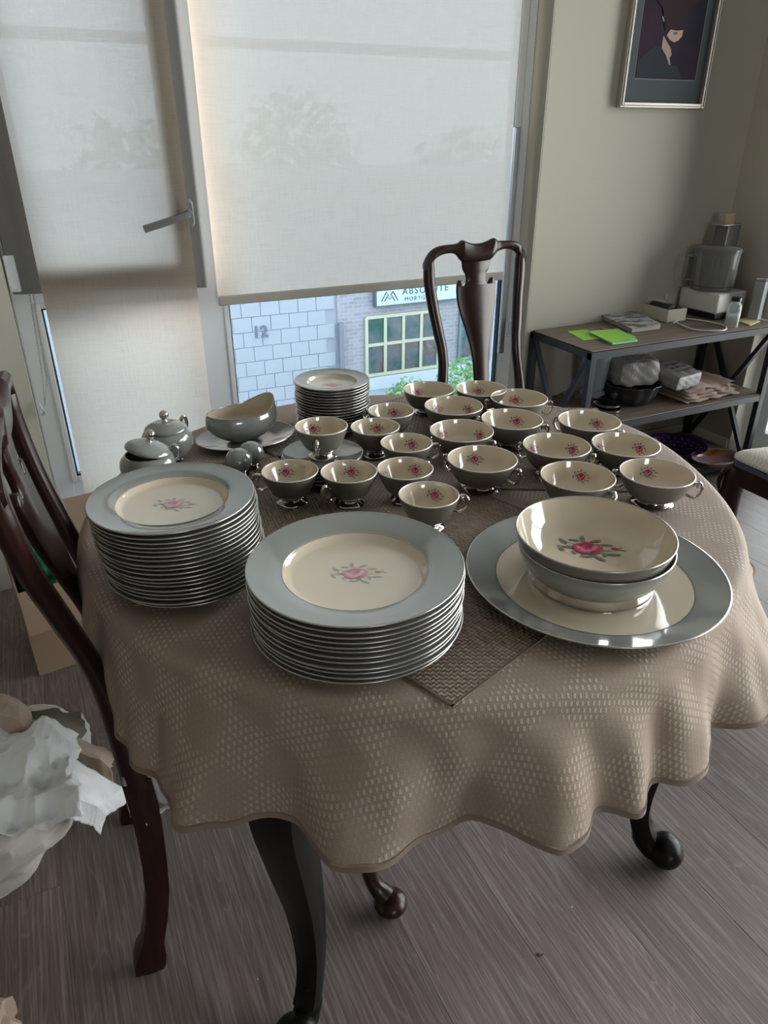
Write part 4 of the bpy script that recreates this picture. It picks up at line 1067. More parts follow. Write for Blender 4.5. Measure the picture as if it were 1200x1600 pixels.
b = MB(); b.tube([(.092, -.02, .27), (.105, -.026, .26), (.105, -.026, .115)], (.010, .008), 10, sq=.7, upv=(1, 0, 0)); b.obj('safety_rod', clearp, fp)
b = MB(); b.box((.01, -bd/2-.0012, .05), (.06, -bd/2, .085)); b.obj('switch_panel', mat('panel', (.52, .52, .50), .3), fp, smooth=False)
# salt jar
q = at(1142, 509, S1); t = thing('salt_jar', 'glass jar of white salt with a black cap beside the food processor', 'jar', (q.x, q.y, S1))
b = MB(); b.lathe(smoothprof([(.001, .001), (.024, .0015), (.0255, .006), (.0255, .075), (.017, .092), (.0165, .100)]), 32); b.obj('glass_body', jar, t)
b = MB(); b.lathe([(.001, .0025), (.0235, .003), (.024, .040), (.020, .046), (.006, .043), (.001, .044)], 28); b.obj('salt', mat('salt', (.72, .71, .68), .9), t)
b = MB(); b.lathe([(.0185, .098), (.0190, .100), (.0185, .112), (.001, .113)], 28, capb=True); b.obj('black_cap', blkp, t)
q = at(1178, 499, S1); t = thing('pepper_grinder', 'tall clear square grinder of black peppercorns at the right shelf end', 'grinder', (q.x, q.y, S1), .3)
b = MB()
for lo, hi in (((-.021, -.021, 0), (.021, .021, .004)), ((-.021, -.021, 0), (-.018, .021, .155)), ((.018, -.021, 0), (.021, .021, .155)), ((-.021, -.021, 0), (.021, -.018, .155)), ((-.021, .018, 0), (.021, .021, .155))): b.box(lo, hi)
b.obj('clear_case', jar, t, smooth=False, bevel=.001)
b = MB(); rr = random.Random(4)
for k in range(150): b.ball((rr.uniform(-.0145, .0145), rr.uniform(-.0145, .0145), rr.uniform(.006, .085)), .0034, 6, 4)
o = b.obj('peppercorns', mat('peppercorn', (.03, .024, .02), .7), t); o['kind'] = 'stuff'
b = MB(); b.box((-.020, -.020, .156), (.020, .020, .168)); b.obj('grinder_top', chrome, t, smooth=False, bevel=.002)
q = at(1197, 497, S1); t = thing('paper_towel_pack', 'cream paper pack at the right end of the shelf top', 'pack', (q.x+.012, q.y+.01, S1), .1)
b = MB(); b.box((-.035, -.035, 0), (.035, .04, .135)); b.obj('paper_wrap', cream_card, t, smooth=False, bevel=.006)
# ---- middle shelf
q = at(868, 603, S2); q.y = min(q.y, SY1-.08)
jugm = clear('jug_plastic', (.72, .80, .84), .60)
t = thing('blender_jug', 'clear blender jug standing at the left of the middle shelf', 'jug', (q.x+.02, q.y-.03, S2))
b = MB(); b.lathe([(.045, .0), (.050, .004), (.050, .030), (.040, .045), (.046, .06), (.060, .235), (.062, .245), (.0595, .245), (.0575, .235), (.043, .063), (.001, .055)], 32, capb=True); b.obj('jug_body', jugm, t)
b = MB(); b.tube(catmull([(.058, .0, .225), (.095, 0, .215), (.092, 0, .12), (.050, 0, .095)], 4), (.006, .009), 8); b.obj('jug_handle', jar, t)
b = MB(); b.lathe([(.046, .002), (.052, .003), (.052, .028), (.046, .030)], 32); b.obj('jug_collar', chrome, t)
b = MB(); b.lathe([(.020, .06), (.022, .12), (.018, .2), (.001, .205)], 20, capb=True); b.obj('plunger', mat('smoke_plastic', (.10, .11, .14), .2), t)
q = at(934, 616, S2); t = thing('canister', 'slim clear canister with a dark band behind the shelf post', 'canister', (q.x+.01, q.y+.02, S2))
b = MB(); b.lathe([(.030, 0), (.031, .004), (.030, .165), (.026, .165)], 28, capb=True); b.obj('canister_body', mat('cocoa_fill', (.22, .17, .14), .35), t)
b = MB(); b.lathe([(.0312, .118), (.0316, .118), (.0316, .155), (.0312, .155)], 28); b.obj('dark_band', blkp, t)
b = MB(); b.lathe([(.032, .166), (.032, .180), (.001, .183)], 28, capb=True); b.obj('canister_lid', steel, t)
def lidthing(label, px, py, z, r):
    q = at(px, py, z); t = thing('pot_lid', label, 'lid', (q.x, q.y, z), 0, 'chrome lids on the middle shelf')
    b = MB(); b.lathe([(r*.9, 0), (r, .001), (r, .007), (r*.9, .010), (r*.86, .008), (.001, .007)], 40, capb=True); b.obj('lid_disc', chrome, t, ang=50)
    b = MB(); b.lathe([(r*1.0, .0005), (r*1.02, .002), (r*1.0, .0045)], 40); b.obj('rubber_rim', blkp, t)
lidthing('lower chrome lid at the front of the middle shelf', 949, 640, S2, .050)
lidthing('upper chrome lid stacked at the front of the middle shelf', 948, 632, S2+.0105, .052)
lidthing('chrome lid behind the left post of the middle shelf', 898, 618, S2, .048)
q = at(993, 622, S2+.02); t = thing('fluted_cake_pan', 'dark fluted ring cake pan on the middle shelf', 'cake pan', (q.x, q.y+.035, S2))
panm = mat('grey_nonstick', (.075, .078, .085), .28, .6)
b = MB(); fl = lambda a, z: 1+.035*math.cos(12*a)*min(1, max(.2, z/.02))
b.lathe([(.070, 0), (.085, .006), (.102, .040), (.112, .078), (.118, .080), (.118, .082), (.110, .081), (.098, .042), (.080, .010), (.060, .006), (.038, .008), (.024, .05), (.018, .075), (.015, .075), (.02, .0)], 96, rfn=fl, capb=True)
b.obj('pan_body', panm, t, ang=60)
PANQ = Vector(t.location)
def puffy(name, label, cat, loc, rz, dims, mats, seed, amp, wrap=None, tilt=(0, 0), group=None):
    t = thing(name, label, cat, loc, rz, group); t.rotation_euler = (tilt[0], tilt[1], rz)
    dx, dy, dz = dims; rr = random.Random(seed); b = MB(); n = 14
    ph = [rr.uniform(0, 6) for _ in range(8)]
    def P(u, v, w_, e=0):
        s = 1+e
        x = (u)*dx/2*s; y = v*dy/2*s; z = dz/2+w_*dz/2*s
        k = amp*(math.sin(u*7+ph[0])*math.sin(v*6+ph[1])+.6*math.sin(w_*8+u*11+ph[2])+.4*math.sin(v*15+ph[3]))
        l = math.sqrt(u*u+v*v+w_*w_); return (x+u/l*k, y+v/l*k, max(0, z+w_/l*k))
    def cubeface(b, e=0):
        for ax in range(3):
            for s in (-1, 1):
                vs = []
                for j in range(n+1):
                    for i in range(n+1):
                        p = [0, 0, 0]; p[ax] = s; p[(ax+1) % 3] = (2*i/n-1); p[(ax+2) % 3] = (2*j/n-1)
                        q = [c_*(1-.06*(abs(p[(k+1) % 3])**6+abs(p[(k+2) % 3])**6)) for k, c_ in enumerate(p)]; vs.append(P(*q, e))
                b.add(vs, [(j*(n+1)+i, j*(n+1)+i+1, (j+1)*(n+1)+i+1, (j+1)*(n+1)+i) for j in range(n) for i in range(n)])
    cubeface(b); o = b.obj(mats[0], mats[1], t, ang=80)
    return t, P
napk = mat('napkin_paper', (.55, .50, .40), .85); bump(napk, noise(napk, coords(napk, 'Object', (1, 1, 9)), 60, 4), .5, .002)
filmw = clear('crinkled_film', (.72, .72, .73), .70, .12); bump(filmw, noise(filmw, coords(filmw), 35, 4, .7), 1.0, .006)
def printed(t, dims, seed, lift=.0):
    # dark flourish print on the pack top: short pen strokes
    rr = random.Random(seed); b = MB(); x0, y0 = -dims[0]*.34, -dims[1]*.22
    for r_ in range(3):
        for k in range(7):
            x = x0+dims[0]*.68*(k+rr.random()*.5)/7; y = y0+r_*dims[1]*.22; l = dims[0]*rr.uniform(.04, .08)
            b.tube(catmull([(x, y, dims[2]+lift), (x+l*.5, y+l*rr.uniform(.3, .9), dims[2]+lift+.0006), (x+l, y-l*.3, dims[2]+lift), (x+l*1.3, y+l*.4, dims[2]+lift)], 3), (.0006, .0018), 5)
    b.obj('printed_script', mat('print_ink', (.05, .035, .035), .6), t, smooth=False)
t, _ = puffy('wrapped_cake', 'cellophane-wrapped pale block resting in the fluted cake pan', 'package', (PANQ.x-.005, PANQ.y+.0, S2+.080), math.radians(-12), (.180, .125, .098), ('film_wrap', filmw), 3, .0035)
b = MB(); b.box((-.078, -.052, .006), (.078, .052, .082)); b.obj('pale_block', napk, t, smooth=False, bevel=.006)
b = MB(); b.ball((0, 0, 0), .02, 8, 5)
printed(t, (.17, .12, .099), 4, .004)
# folded pink cloth, then a napkin pack leaning on it
pinkc = mat('pink_cotton', (.52, .40, .34), .85); bump(pinkc, noise(pinkc, coords(pinkc), 300, 3), .3, .001)
q = at(1100, 612, S2+.02); CL = Vector((min(q.x, 2.54), q.y+.055, S2))
t = thing('folded_cloth', 'pale pink folded cloth at the right of the middle shelf', 'cloth', CL, math.radians(2))
b = MB(); rr = random.Random(8)
for lay in range(4):
    n, m_ = 26, 12; vs = []; zb_ = .002+lay*.0125; sx_, sy_ = .155-lay*.010, .11-lay*.007
    for j in range(m_+1):
        a = 2*PI*j/m_
        for i in range(n+1):
            u = i/n*2-1; wv = .006*math.sin(u*9+lay*2)+.004*math.sin(u*17+lay)
            e = max(0, 1-abs(u)**6)
            vs.append((u*sx_, math.cos(a)*(sy_+wv), zb_+.007+math.sin(a)*(.0070+.0015*math.sin(u*12+lay))*e+.003*math.sin(u*5+lay)*lay*.5+.02*max(0, u-.55)*lay*.3))
    b.add(vs, [(j*(n+1)+i, j*(n+1)+i+1, (j+1)*(n+1)+i+1, (j+1)*(n+1)+i) for j in range(m_) for i in range(n)])
b.tube(catmull([(.10, -.09, .03), (.13, -.02, .045), (.15, .03, .042), (.155, .05, .03)], 4), [.008, .011, .014, .014, .013, .013, .012, .012, .011, .010, .009, .006, .003], 10)
b.obj('cloth_folds', pinkc, t, ang=80)
q = at(1062, 600, S2+.02)
t, _ = puffy('napkin_pack', 'pack of cream paper napkins in clear wrap leaning by the pink cloth', 'napkins', (CL.x-.135, CL.y-.005, S2+.066), math.radians(8), (.155, .145, .062), ('wrap', filmw), 6, .002, tilt=(math.radians(9), 0))
b = MB(); b.box((-.072, -.067, .004), (.072, .067, .057)); b.obj('napkin_stack', napk, t, smooth=False, bevel=.004)
printed(t, (.15, .14, .064), 9, .003)
# ---- bottom shelf: purple colander with an orange-brown bowl piece
q = at(1062, 708, S3+.03); t = thing('colander', 'deep purple colander on the bottom shelf', 'colander', (q.x, max(SY0+.145, min(q.y+.03, SY1-.14)), S3+.001)); 
purp = mat('purple_enamel', (.045, .018, .085), .2); holem = mat('hole_glint', (.22, .2, .28), .3)
b = MB(); b.lathe(smoothprof([(.001, .003), (.06, .005), (.095, .03), (.118, .055), (.130, .062), (.130, .060), (.116, .050), (.090, .024), (.055, .0), (.001, .0)]), 48); b.obj('basin', purp, t)
b = MB()
for r_, z_, n in ((.085, .0232, 16), (.099, .036, 20), (.110, .0485, 24)):
    for k in range(n): a = 2*PI*k/n; b.ball((r_*math.cos(a), r_*math.sin(a), z_), .0028, 6, 4)
o = b.obj('holes', holem, t); o['kind'] = 'stuff'
q = at(1108, 712, S3+.02); t = thing('glazed_dish', 'oval lilac dish with an orange and brown streak on the bottom shelf', 'dish', (q.x+.0, q.y-.035, S3+.0), math.radians(-6))
dishm = mat('lilac_glaze', (.2, .17, .22), .2); nn = noise(dishm, coords(dishm, 'Object', (2, 9, 1)), 1.4, 2); L(dishm, ramp(dishm, nn, [(.40, (.18, .16, .22)), (.5, (.40, .15, .05)), (.58, (.06, .02, .012)), (.66, (.34, .28, .26))]), pbsdf(dishm).inputs['Base Color'])
b = MB(); oval([(.001, .003), (.6, .004), (.85, .014), (1.0, .030), (1.0, .028), (.85, .010), (.6, 0), (.001, 0)], 48, .115, .080, b=b); b.obj('dish_body', dishm, t)
b = MB(); P = [(.116*math.cos(a), .0808*math.sin(a), .0295) for a in [2*PI*k/48 for k in range(49)]]; b.tube(P, .0015, 6, cap=False); b.obj('pale_rim', mat('pale_rim', (.38, .36, .42), .3), t)

# ------------------------------------------------------------ framed picture on the back wall
PY = WY-.018
fA, fB = atY(967, 166, PY), atY(1098, 169, PY); PW = fB.x-fA.x; PZ = (fA.z+fB.z)/2-.003; PH = .56
pic = thing('framed_picture', 'dark portrait print in a thin silver frame on the back wall', 'picture', (fA.x, WY-.001, PZ))
champ = mat('champagne_frame', (.52, .48, .42), .35, .6); fbm = noise(champ, coords(champ), 90, 3); bump(champ, fbm, .3, .001)
def fr(name, x0, x1, z0, z1, y0, y1, m): return MB().box((x0, -y1, z0), (x1, -y0, z1)).obj(name, m, pic, smooth=False, bevel=.0025)
fwid = .017
fr('frame_side', 0, fwid, 0, PH, 0, .024, champ); fr('frame_side', PW-fwid, PW, 0, PH, 0, .024, champ)
fr('frame_side', fwid, PW-fwid, 0, fwid, 0, .0235, champ); fr('frame_side', fwid, PW-fwid, PH-fwid, PH, 0, .0235, champ)
for x0, x1, z0, z1 in ((.006, .0085, .006, PH-.006), (PW-.0085, PW-.006, .006, PH-.006), (.006, PW-.006, .006, .0085)): MB().box((x0, -.0262, z0), (x1, -.0238, z1)).obj('frame_bead', mat('frame_line', (.16, .14, .12), .4), pic, smooth=False)
fr('mat_board', fwid-.002, PW-fwid+.002, fwid-.002, PH-fwid+.002, .004, .010, mat('grey_mat', (.085, .105, .115), .6, spec=.06))
def pp(x, y):
    q = atY(x, y, WY-.012); return (q.x-fA.x, q.z-PZ)
px = lambda cx, cy: (940+cx/4.615, cy/4.615)
l0 = pp(*px(237, 560)); r0 = pp(*px(672, 582)); zb_ = (l0[1]+r0[1])/2
def flat(name, P, y, m, th=.0004):
    n = len(P); b = MB(); b.add([(x, -y, z) for x, z in P]+[(x, -y+th, z) for x, z in P], [tuple(range(n))[::-1], tuple(range(n, 2*n))]+[(k, (k+1) % n, n+(k+1) % n, n+k) for k in range(n)]); return b.obj(name, m, pic, smooth=False)
XA, XB_ = l0[0], r0[0]; ZTOP = PH-.075
flat('mat_bevel', [(XA-.003, zb_-.003), (XB_+.003, zb_-.003), (XB_+.003, ZTOP+.003), (XA-.003, ZTOP+.003)], .0106, mat('mat_bevel', (.30, .26, .30), .6, spec=.06))
nav = mat('print_night', (.02, .018, .03), .5, spec=.06); pn = noise(nav, coords(nav, 'Object', (3, 3, 3)), 1.6, 2); L(nav, ramp(nav, pn, [(.35, (.012, .014, .028)), (.65, (.040, .014, .034))]), pbsdf(nav).inputs['Base Color'])
flat('print_ground', [(XA, zb_), (XB_, zb_), (XB_, ZTOP), (XA, ZTOP)], .0112, nav)
W_ = lambda L_: [pp(*px(*p)) for p in L_]
def clampz(P): return [(min(max(x, XA), XB_), max(z, zb_)) for x, z in P]
flat('print_coat', clampz(W_([(250, 556), (258, 450), (300, 400), (352, 360), (395, 330), (430, 350), (470, 420), (495, 480), (540, 470), (575, 565)])), .0118, mat('print_coat', (.030, .034, .045), .5, spec=.06))
flat('print_neck', W_([(445, 255), (468, 300), (495, 345), (503, 395), (488, 420), (495, 470), (485, 470), (462, 400), (430, 345)]), .0124, mat('print_skin', (.33, .20, .13), .5))
flat('print_chin', W_([(496, 213), (540, 222), (588, 217), (578, 262), (552, 292), (522, 305), (492, 290), (468, 255)]), .0124, mat('print_chin', (.42, .26, .19), .5))
flat('print_lips', W_([(512, 236), (530, 228), (548, 234), (540, 250), (522, 252)]), .0129, mat('print_lips', (.16, .04, .04), .5))
flat('print_hat', W_([(498, 213), (455, 215), (448, 150), (440, 60), (400, 0), (420, -60), (560, -120), (700, -60), (740, 0), (650, 50), (620, 120), (600, 215)]), .0134, mat('print_hat', (.030, .014, .020), .5, spec=.06))
flat('print_earring', W_([(432, 122), (440, 120), (449, 150), (443, 156)]), .0139, mat('print_glint', (.30, .30, .32), .4))

# ------------------------------------------------------------ crumpled paper, boxes at the left
paperm = mat('tissue_paper', (.80, .815, .83), .40, spec=.4); bump(paperm, noise(paperm, coords(paperm), 26, 4, .55), .5, .006)
tanpap = mat('tan_paper', (.42, .32, .25), .5, spec=.4); bump(tanpap, noise(tanpap, coords(tanpap), 30, 3), .4, .004)
bagm = mat('bag_body_paper', (.52, .49, .44), .55, spec=.4); bump(bagm, noise(bagm, coords(bagm), 14, 4, .5), .5, .008)
from mathutils import noise as mn
def cell(x, y, z, k=0): d = mn.voronoi(Vector((x, y, z)))[0]; return d[k]
c0 = Vector((-.365, 1.325, 0))
bag = thing('paper_bag', 'large crumpled white paper bag slumped on the floor at the left', 'paper bag', c0)
b = MB(); n, m_ = 120, 40; vs = []
for j in range(m_+1):
    t_ = j/m_
    for k in range(n):
        a = 2*PI*k/n; R_ = .185+.115*t_**.7-.02*max(0, t_-.8)*5; ca_, sa_ = math.cos(a), math.sin(a)
        d = mn.noise(Vector((ca_*1.6, sa_*1.6, t_*2.0)))*.05 + (cell(ca_*2.3, sa_*2.3, t_*2.8)-.4)*.060 + (cell(ca_*5+7, sa_*5, t_*6)-.4)*.020
        rr_ = R_+d*(.25+t_*.9)
        vs.append((rr_*ca_, rr_*sa_, max(0, (.185-.070*sa_)*t_+(.012*mn.noise(Vector((ca_*3, sa_*3, t_*4+9))) if j else 0))))
b.add(vs, [(j*n+k, j*n+(k+1) % n, (j+1)*n+(k+1) % n, (j+1)*n+k) for j in range(m_) for k in range(n)]+[tuple(range(n))[::-1]]); b.obj('bag_body', bagm, bag, ang=24)
def paper_quad(name, cs, m, seed, amp, N_=80, ragged=.05):
    P = [at(x, y, z)-c0 for x, y, z in cs]; b = MB(); vs = []
    for j in range(N_+1):
        for i in range(N_+1):
            u, v = i/N_, j/N_
            ru = 1+ragged*(cell(v*9, seed, 1)-.45)*abs(2*u-1)**4*2; rv = 1+ragged*(cell(u*9, seed, 4)-.45)*abs(2*v-1)**4*2
            u2, v2 = .5+(u-.5)*ru, .5+(v-.5)*rv
            p = (P[0]*(1-u2)+P[1]*u2)*(1-v2)+(P[3]*(1-u2)+P[2]*u2)*v2
            p.z += amp*(1.5*(cell(p.x*7+seed, p.y*7, seed)-.42)+.9*(cell(p.x*15+seed, p.y*15, seed+3)-.42)+.35*(cell(p.x*34, p.y*34, seed+5)-.42))-.035*max(0, 1-v*5)-.04*max(0, v-.88)*3-.03*max(0, u-.85)*4
            vs.append(p)
    b.add(vs, [(j*(N_+1)+i, j*(N_+1)+i+1, (j+1)*(N_+1)+i+1, (j+1)*(N_+1)+i) for j in range(N_) for i in range(N_)])
    o = b.obj(name, m, bag, ang=10); s_ = o.modifiers.new('s', 'SOLIDIFY'); s_.thickness = .0007; return o
paper_quad('tissue_sheet', [(-150, 1345, .235), (128, 1272, .262), (118, 1140, .29), (-150, 1080, .31)], paperm, 2.3, .052, 110)
paper_quad('tissue_flap', [(96, 1262, .262), (150, 1280, .20), (216, 1238, .175), (112, 1180, .285)], paperm, 5.1, .016, 50, .04)
paper_quad('tan_flap', [(70, 1165, .275), (172, 1205, .20), (178, 1168, .205), (78, 1132, .285)], tanpap, 7.7, .018, 50)
paper_quad('tan_flap', [(-60, 1135, .325), (50, 1140, .315), (46, 1098, .32), (-60, 1080, .33)], tanpap, 9.1, .022, 40)
q = at(6, 1605, .0); c1_ = Vector((q.x-.02, q.y-.015, 0))
wad = thing('paper_wad', 'small crumpled tan paper wad at the lower left corner', 'paper', c1_)
b = MB(); n, m_ = 28, 14; vs = []
for j in range(m_+1):
    for k in range(n):
        th_ = PI*j/m_; a = 2*PI*k/n; d_ = Vector((math.sin(th_)*math.cos(a), math.sin(th_)*math.sin(a), -math.cos(th_)))
        r_ = .042*(1+.45*mn.noise(d_*2.6)+.2*abs(mn.noise(d_*7))); p = d_*r_; vs.append((p.x, p.y, max(0, p.z+.030)))
b.add(vs, [(j*n+k, j*n+(k+1) % n, (j+1)*n+(k+1) % n, (j+1)*n+k) for j in range(m_) for k in range(n)]); b.obj('wad_paper', tanpap, wad, ang=15)
# cardboard box with open flaps, stuffed with green packets
cardm = mat('cardboard', (.30, .205, .14), .75); bump(cardm, noise(cardm, coords(cardm, 'Object', (1, 1, 1)), 60, 3), .1, .001)
bx0 = Vector((-.03, 1.975, 0)); box = thing('cardboard_box', 'open cardboard box on the floor behind the left chair', 'box', bx0, math.radians(7))
BW, BD, BH, ct = .34, .24, .27, .004
for lo, hi in (((-BW/2, -BD/2, 0), (BW/2, -BD/2+ct, BH)), ((-BW/2, BD/2-ct, 0), (BW/2, BD/2, BH)), ((-BW/2, -BD/2+ct, 0), (-BW/2+ct, BD/2-ct, BH)), ((BW/2-ct, -BD/2+ct, 0), (BW/2, BD/2-ct, BH))): MB().box(lo, hi).obj('side_panel', cardm, box, smooth=False)
MB().box((-BW/2+ct, -BD/2+ct, 0), (BW/2-ct, BD/2-ct, ct)).obj('bottom_panel', cardm, box, smooth=False)
MB().box((-BW/2, -.16, 0), (BW/2, 0, ct)).obj('flap', cardm, box, (0, -BD/2, BH), (math.radians(14), 0, 0), smooth=False)
MB().box((-BW/2, 0, 0), (BW/2, .12, ct)).obj('flap', cardm, box, (0, BD/2, BH), (math.radians(75), 0, 0), smooth=False)
MB().box((0, -BD/2, 0), (.12, BD/2, ct)).obj('flap', cardm, box, (BW/2, 0, BH), (0, math.radians(40), 0), smooth=False)
grn = mat('green_packet', (.012, .16, .075), .3, coat=.3); gn = noise(grn, coords(grn), 30, 2); L(grn, ramp(grn, gn, [(.45, (.008, .13, .06)), (.6, (.05, .30, .17))]), pbsdf(grn).inputs['Base Color'])
t, _ = puffy('green_packet', 'shiny green packet sticking up from the cardboard box', 'packet', (bx0.x-.08, bx0.y+.02, .15), math.radians(10), (.16, .09, .24), ('packet_wrap', grn), 11, .004)
t, _ = puffy('green_packet', 'second green packet lying lower in the cardboard box', 'packet', (bx0.x+.06, bx0.y-.03, .05), math.radians(-6), (.13, .10, .19), ('packet_wrap', grn), 12, .004)
t = thing('white_carton', 'flat white carton with a dark edge tucked before the green packets', 'carton', (bx0.x-.02, bx0.y-.07, .12), math.radians(-14)); t.rotation_euler = (math.radians(-12), 0, math.radians(-20))
MB().box((-.05, -.005, .0), (.05, .005, .19)).obj('carton_board', whitep, t, smooth=False, bevel=.001)
MB().box((-.051, -.0052, -.006), (.051, .0052, .0)).obj('dark_edge', blkp, t, smooth=False)
c2_ = Vector((.40, 2.19, 0)); bx2 = thing('cardboard_box', 'second brown cardboard box under the window beside the table', 'box', c2_, math.radians(2))
for lo, hi in (((-.20, -.13, 0), (.20, -.126, .16)), ((-.20, .126, 0), (.20, .13, .16)), ((-.20, -.126, 0), (-.196, .126, .16)), ((.196, -.126, 0), (.20, .126, .16))): MB().box(lo, hi).obj('side_panel', cardm, bx2, smooth=False)
MB().box((-.20, -.13, .160), (.20, -.001, .164)).obj('flap', cardm, bx2, smooth=False); MB().box((-.20, .001, .160), (.20, .13, .164)).obj('flap', cardm, bx2, smooth=False)
# ------------------------------------------------------------ street outside
GZ = -5.2
setkind(MB().box((-25, 2.6, GZ-.2), (45, 60, GZ)).obj('ground_street', mat('asphalt', (.20, .20, .20), .9), smooth=False))
FYD = 15.0
bld = thing('neighbour_building', 'pale block and brick shop building across the street, marked 12', 'building', (5, FYD, GZ))
BO = Vector((5, FYD, GZ))
blockm = mat('pale_block', (.46, .475, .49), .9); bump(blockm, noise(blockm, coords(blockm), 30, 4), .4, .01)
mort = mat('block_mortar', (.375, .39, .415), .9)
brickm = mat('pale_brick', (.6, .52, .48), .9)
bt = N(brickm, 'ShaderNodeTexBrick'); bt.inputs['Scale'].default_value = 1; bt.inputs['Brick Width'].default_value = .22; bt.inputs['Row Height'].default_value = .085; bt.inputs['Mortar Size'].default_value = .008
bt.inputs['Color1'].default_value = (.34, .31, .31, 1); bt.inputs['Color2'].default_value = (.42, .40, .41, 1); bt.inputs['Mortar'].default_value = (.48, .475, .49, 1)
rot = coords(brickm, 'Object', (1, 1, 1), (PI/2, 0, 0)); L(brickm, rot, bt.inputs[0]); L(brickm, bt.outputs[0], pbsdf(brickm).inputs['Base Color'])
def bb(name, lo, hi, m, parent=bld, bev=0): return MB().box([a-c_ for a, c_ in zip(lo, BO)], [a-c_ for a, c_ in zip(hi, BO)]).obj(name, m, parent, smooth=False, bevel=bev)
def F(x, y): return atY(x, y, FYD)
XJ = F(528, 520).x                       # block / brick boundary
TOPZ = F(600, 292).z
bb('block_wall', (-9, FYD+.03, GZ), (XJ, FYD+6, TOPZ), mort)
# single blocks where the photo shows them
bwid, bhei = .415, .315
o_r = F(378, 487); nrow = 0
bmesh_ = MB().box((.006, -.03, .006), (bwid-.006, .0, bhei-.006)).mesh('block', blockm, False)
r_top = F(450, 466).z; n_b = 0
for r in range(-2, 12):
    z = r_top-(r+1)*bhei
    for k in range(0, 15):
        x = F(352, 500).x-.9+(k+(.5 if r % 2 else 0))*bwid
        if x+bwid > XJ: continue
        o = bpy.data.objects.new('block', bmesh_); C.objects.link(o); o.parent = bld; o.location = (x-BO.x, .03, z-BO.z); n_b += 1
x0b = F(352, 500).x-.9
bb('painted_wall', (-9, FYD-.0, GZ), (x0b-.21, FYD+.03, TOPZ), blockm)
bb('brick_wall', (XJ, FYD+.0, GZ), (22, FYD+6, TOPZ-.0), brickm)
bb('coping', (-9.1, FYD-.12, TOPZ), (22.1, FYD+6.1, TOPZ+.22), mort)
bb('downpipe', (XJ-.01, FYD-.12, GZ), (XJ+.10, FYD-.02, F(533, 503).z), mat('downpipe', (.25, .26, .28), .5))
# number 12
def tomesh(name, cu, m):
    tmp = bpy.data.objects.new('tmp', cu); C.objects.link(tmp); me = bpy.data.meshes.new_from_object(tmp.evaluated_get(bpy.context.evaluated_depsgraph_get()))
    bpy.data.objects.remove(tmp); me.materials.clear(); me.materials.append(m)
    o = bpy.data.objects.new(name, me); C.objects.link(o); return o
def text(name, s, loc, size, m, parent, ext=.006, bold=.0):
    cu = bpy.data.curves.new(name, 'FONT'); cu.body = s; cu.size = size; cu.extrude = ext; cu.offset = bold
    o = tomesh(name, cu, m); o.parent = parent; o.location = Vector(loc)-BO if parent is bld else loc
    o.rotation_euler = (PI/2, 0, 0); return o
a_, b_ = F(395, 528), F(426, 507)
text('house_number', '12', (a_.x, FYD-.012, a_.z+.0), (b_.z-a_.z)*1.45, mat('number_grey', (.17, .19, .26), .6), bld, .02, .006)
# shop window with mullions
W0, W1 = F(571, 497), F(571, 585); WR = F(683, 480)
wx0, wx1 = W0.x, WR.x+.03; wz1 = (F(571, 497).z+F(680, 487).z)/2+.02; wz0 = (F(572, 584).z+F(679, 574).z)/2
yelm = mat('cream_yellow_frame', (.62, .60, .42), .5); inter = mat('shop_interior', (.15, .17, .18), .6)
inn_ = noise(inter, coords(inter, 'Object', (1, 1, 1)), 1.7, 4, .6); L(inter, ramp(inter, inn_, [(.36, (.16, .34, .26)), (.46, (.36, .46, .50)), (.54, (.60, .55, .58)), (.62, (.56, .36, .29)), (.7, (.72, .76, .82))]), pbsdf(inter).inputs['Base Color'])
def shopwin(x0, x1, z0, z1, nc, nr, split, m):
    f = bb('shop_window', (x0, FYD-.02, z0), (x1, FYD-.005, z1), inter)
    xs = [lerp(x0, x1, k/nc) for k in range(nc+1)]; zs = [z0, lerp(z0, z1, split), z1] if nr == 2 else [z0, z1]
    for x in xs: bb('window_bar', (x-.035, FYD-.07, z0), (x+.035, FYD-.02, z1), m)
    for z in zs: bb('window_bar', (x0, FYD-.065, z-.035), (x1, FYD-.02, z+.035), m)
    for i in range(nc):
        for j in range(nr): bb('pane', (xs[i]+.035, FYD-.032, zs[j]+.035), (xs[i+1]-.035, FYD-.026, zs[j+1]-.035), glass2)
shopwin(wx0, wx1, wz0, wz1, 4, 2, .53, yelm)
# things displayed behind the panes
dsp = [(582, 558, .35, 1.1, (.25, .07, .05)), (612, 566, .55, .6, (.55, .48, .47)), (636, 556, .7, .9, (.26, .16, .12)), (665, 562, .5, .7, (.30, .42, .48))]
xs2 = F(720, 520).x; xe2 = F(741, 520).x
shopwin(xs2-.05, xs2+.62, F(722, 560).z, F(722, 483).z, 1, 2, .62, mat('teal_frame', (.18, .26, .28), .5))
shopwin(xs2+1.6, xs2+3.0, F(722, 570).z, F(722, 483).z, 2, 2, .5, yelm)
bb('stone_ledge', (wx0-.1, FYD-.12, wz0-.34), (22, FYD+.0, wz0-.06), mat('stone_ledge', (.70, .74, .77), .8))
bb('render_base', (wx0-.35, FYD-.10, GZ), (22, FYD-.0, wz0-.34), mat('pale_render', (.56, .62, .66), .85))
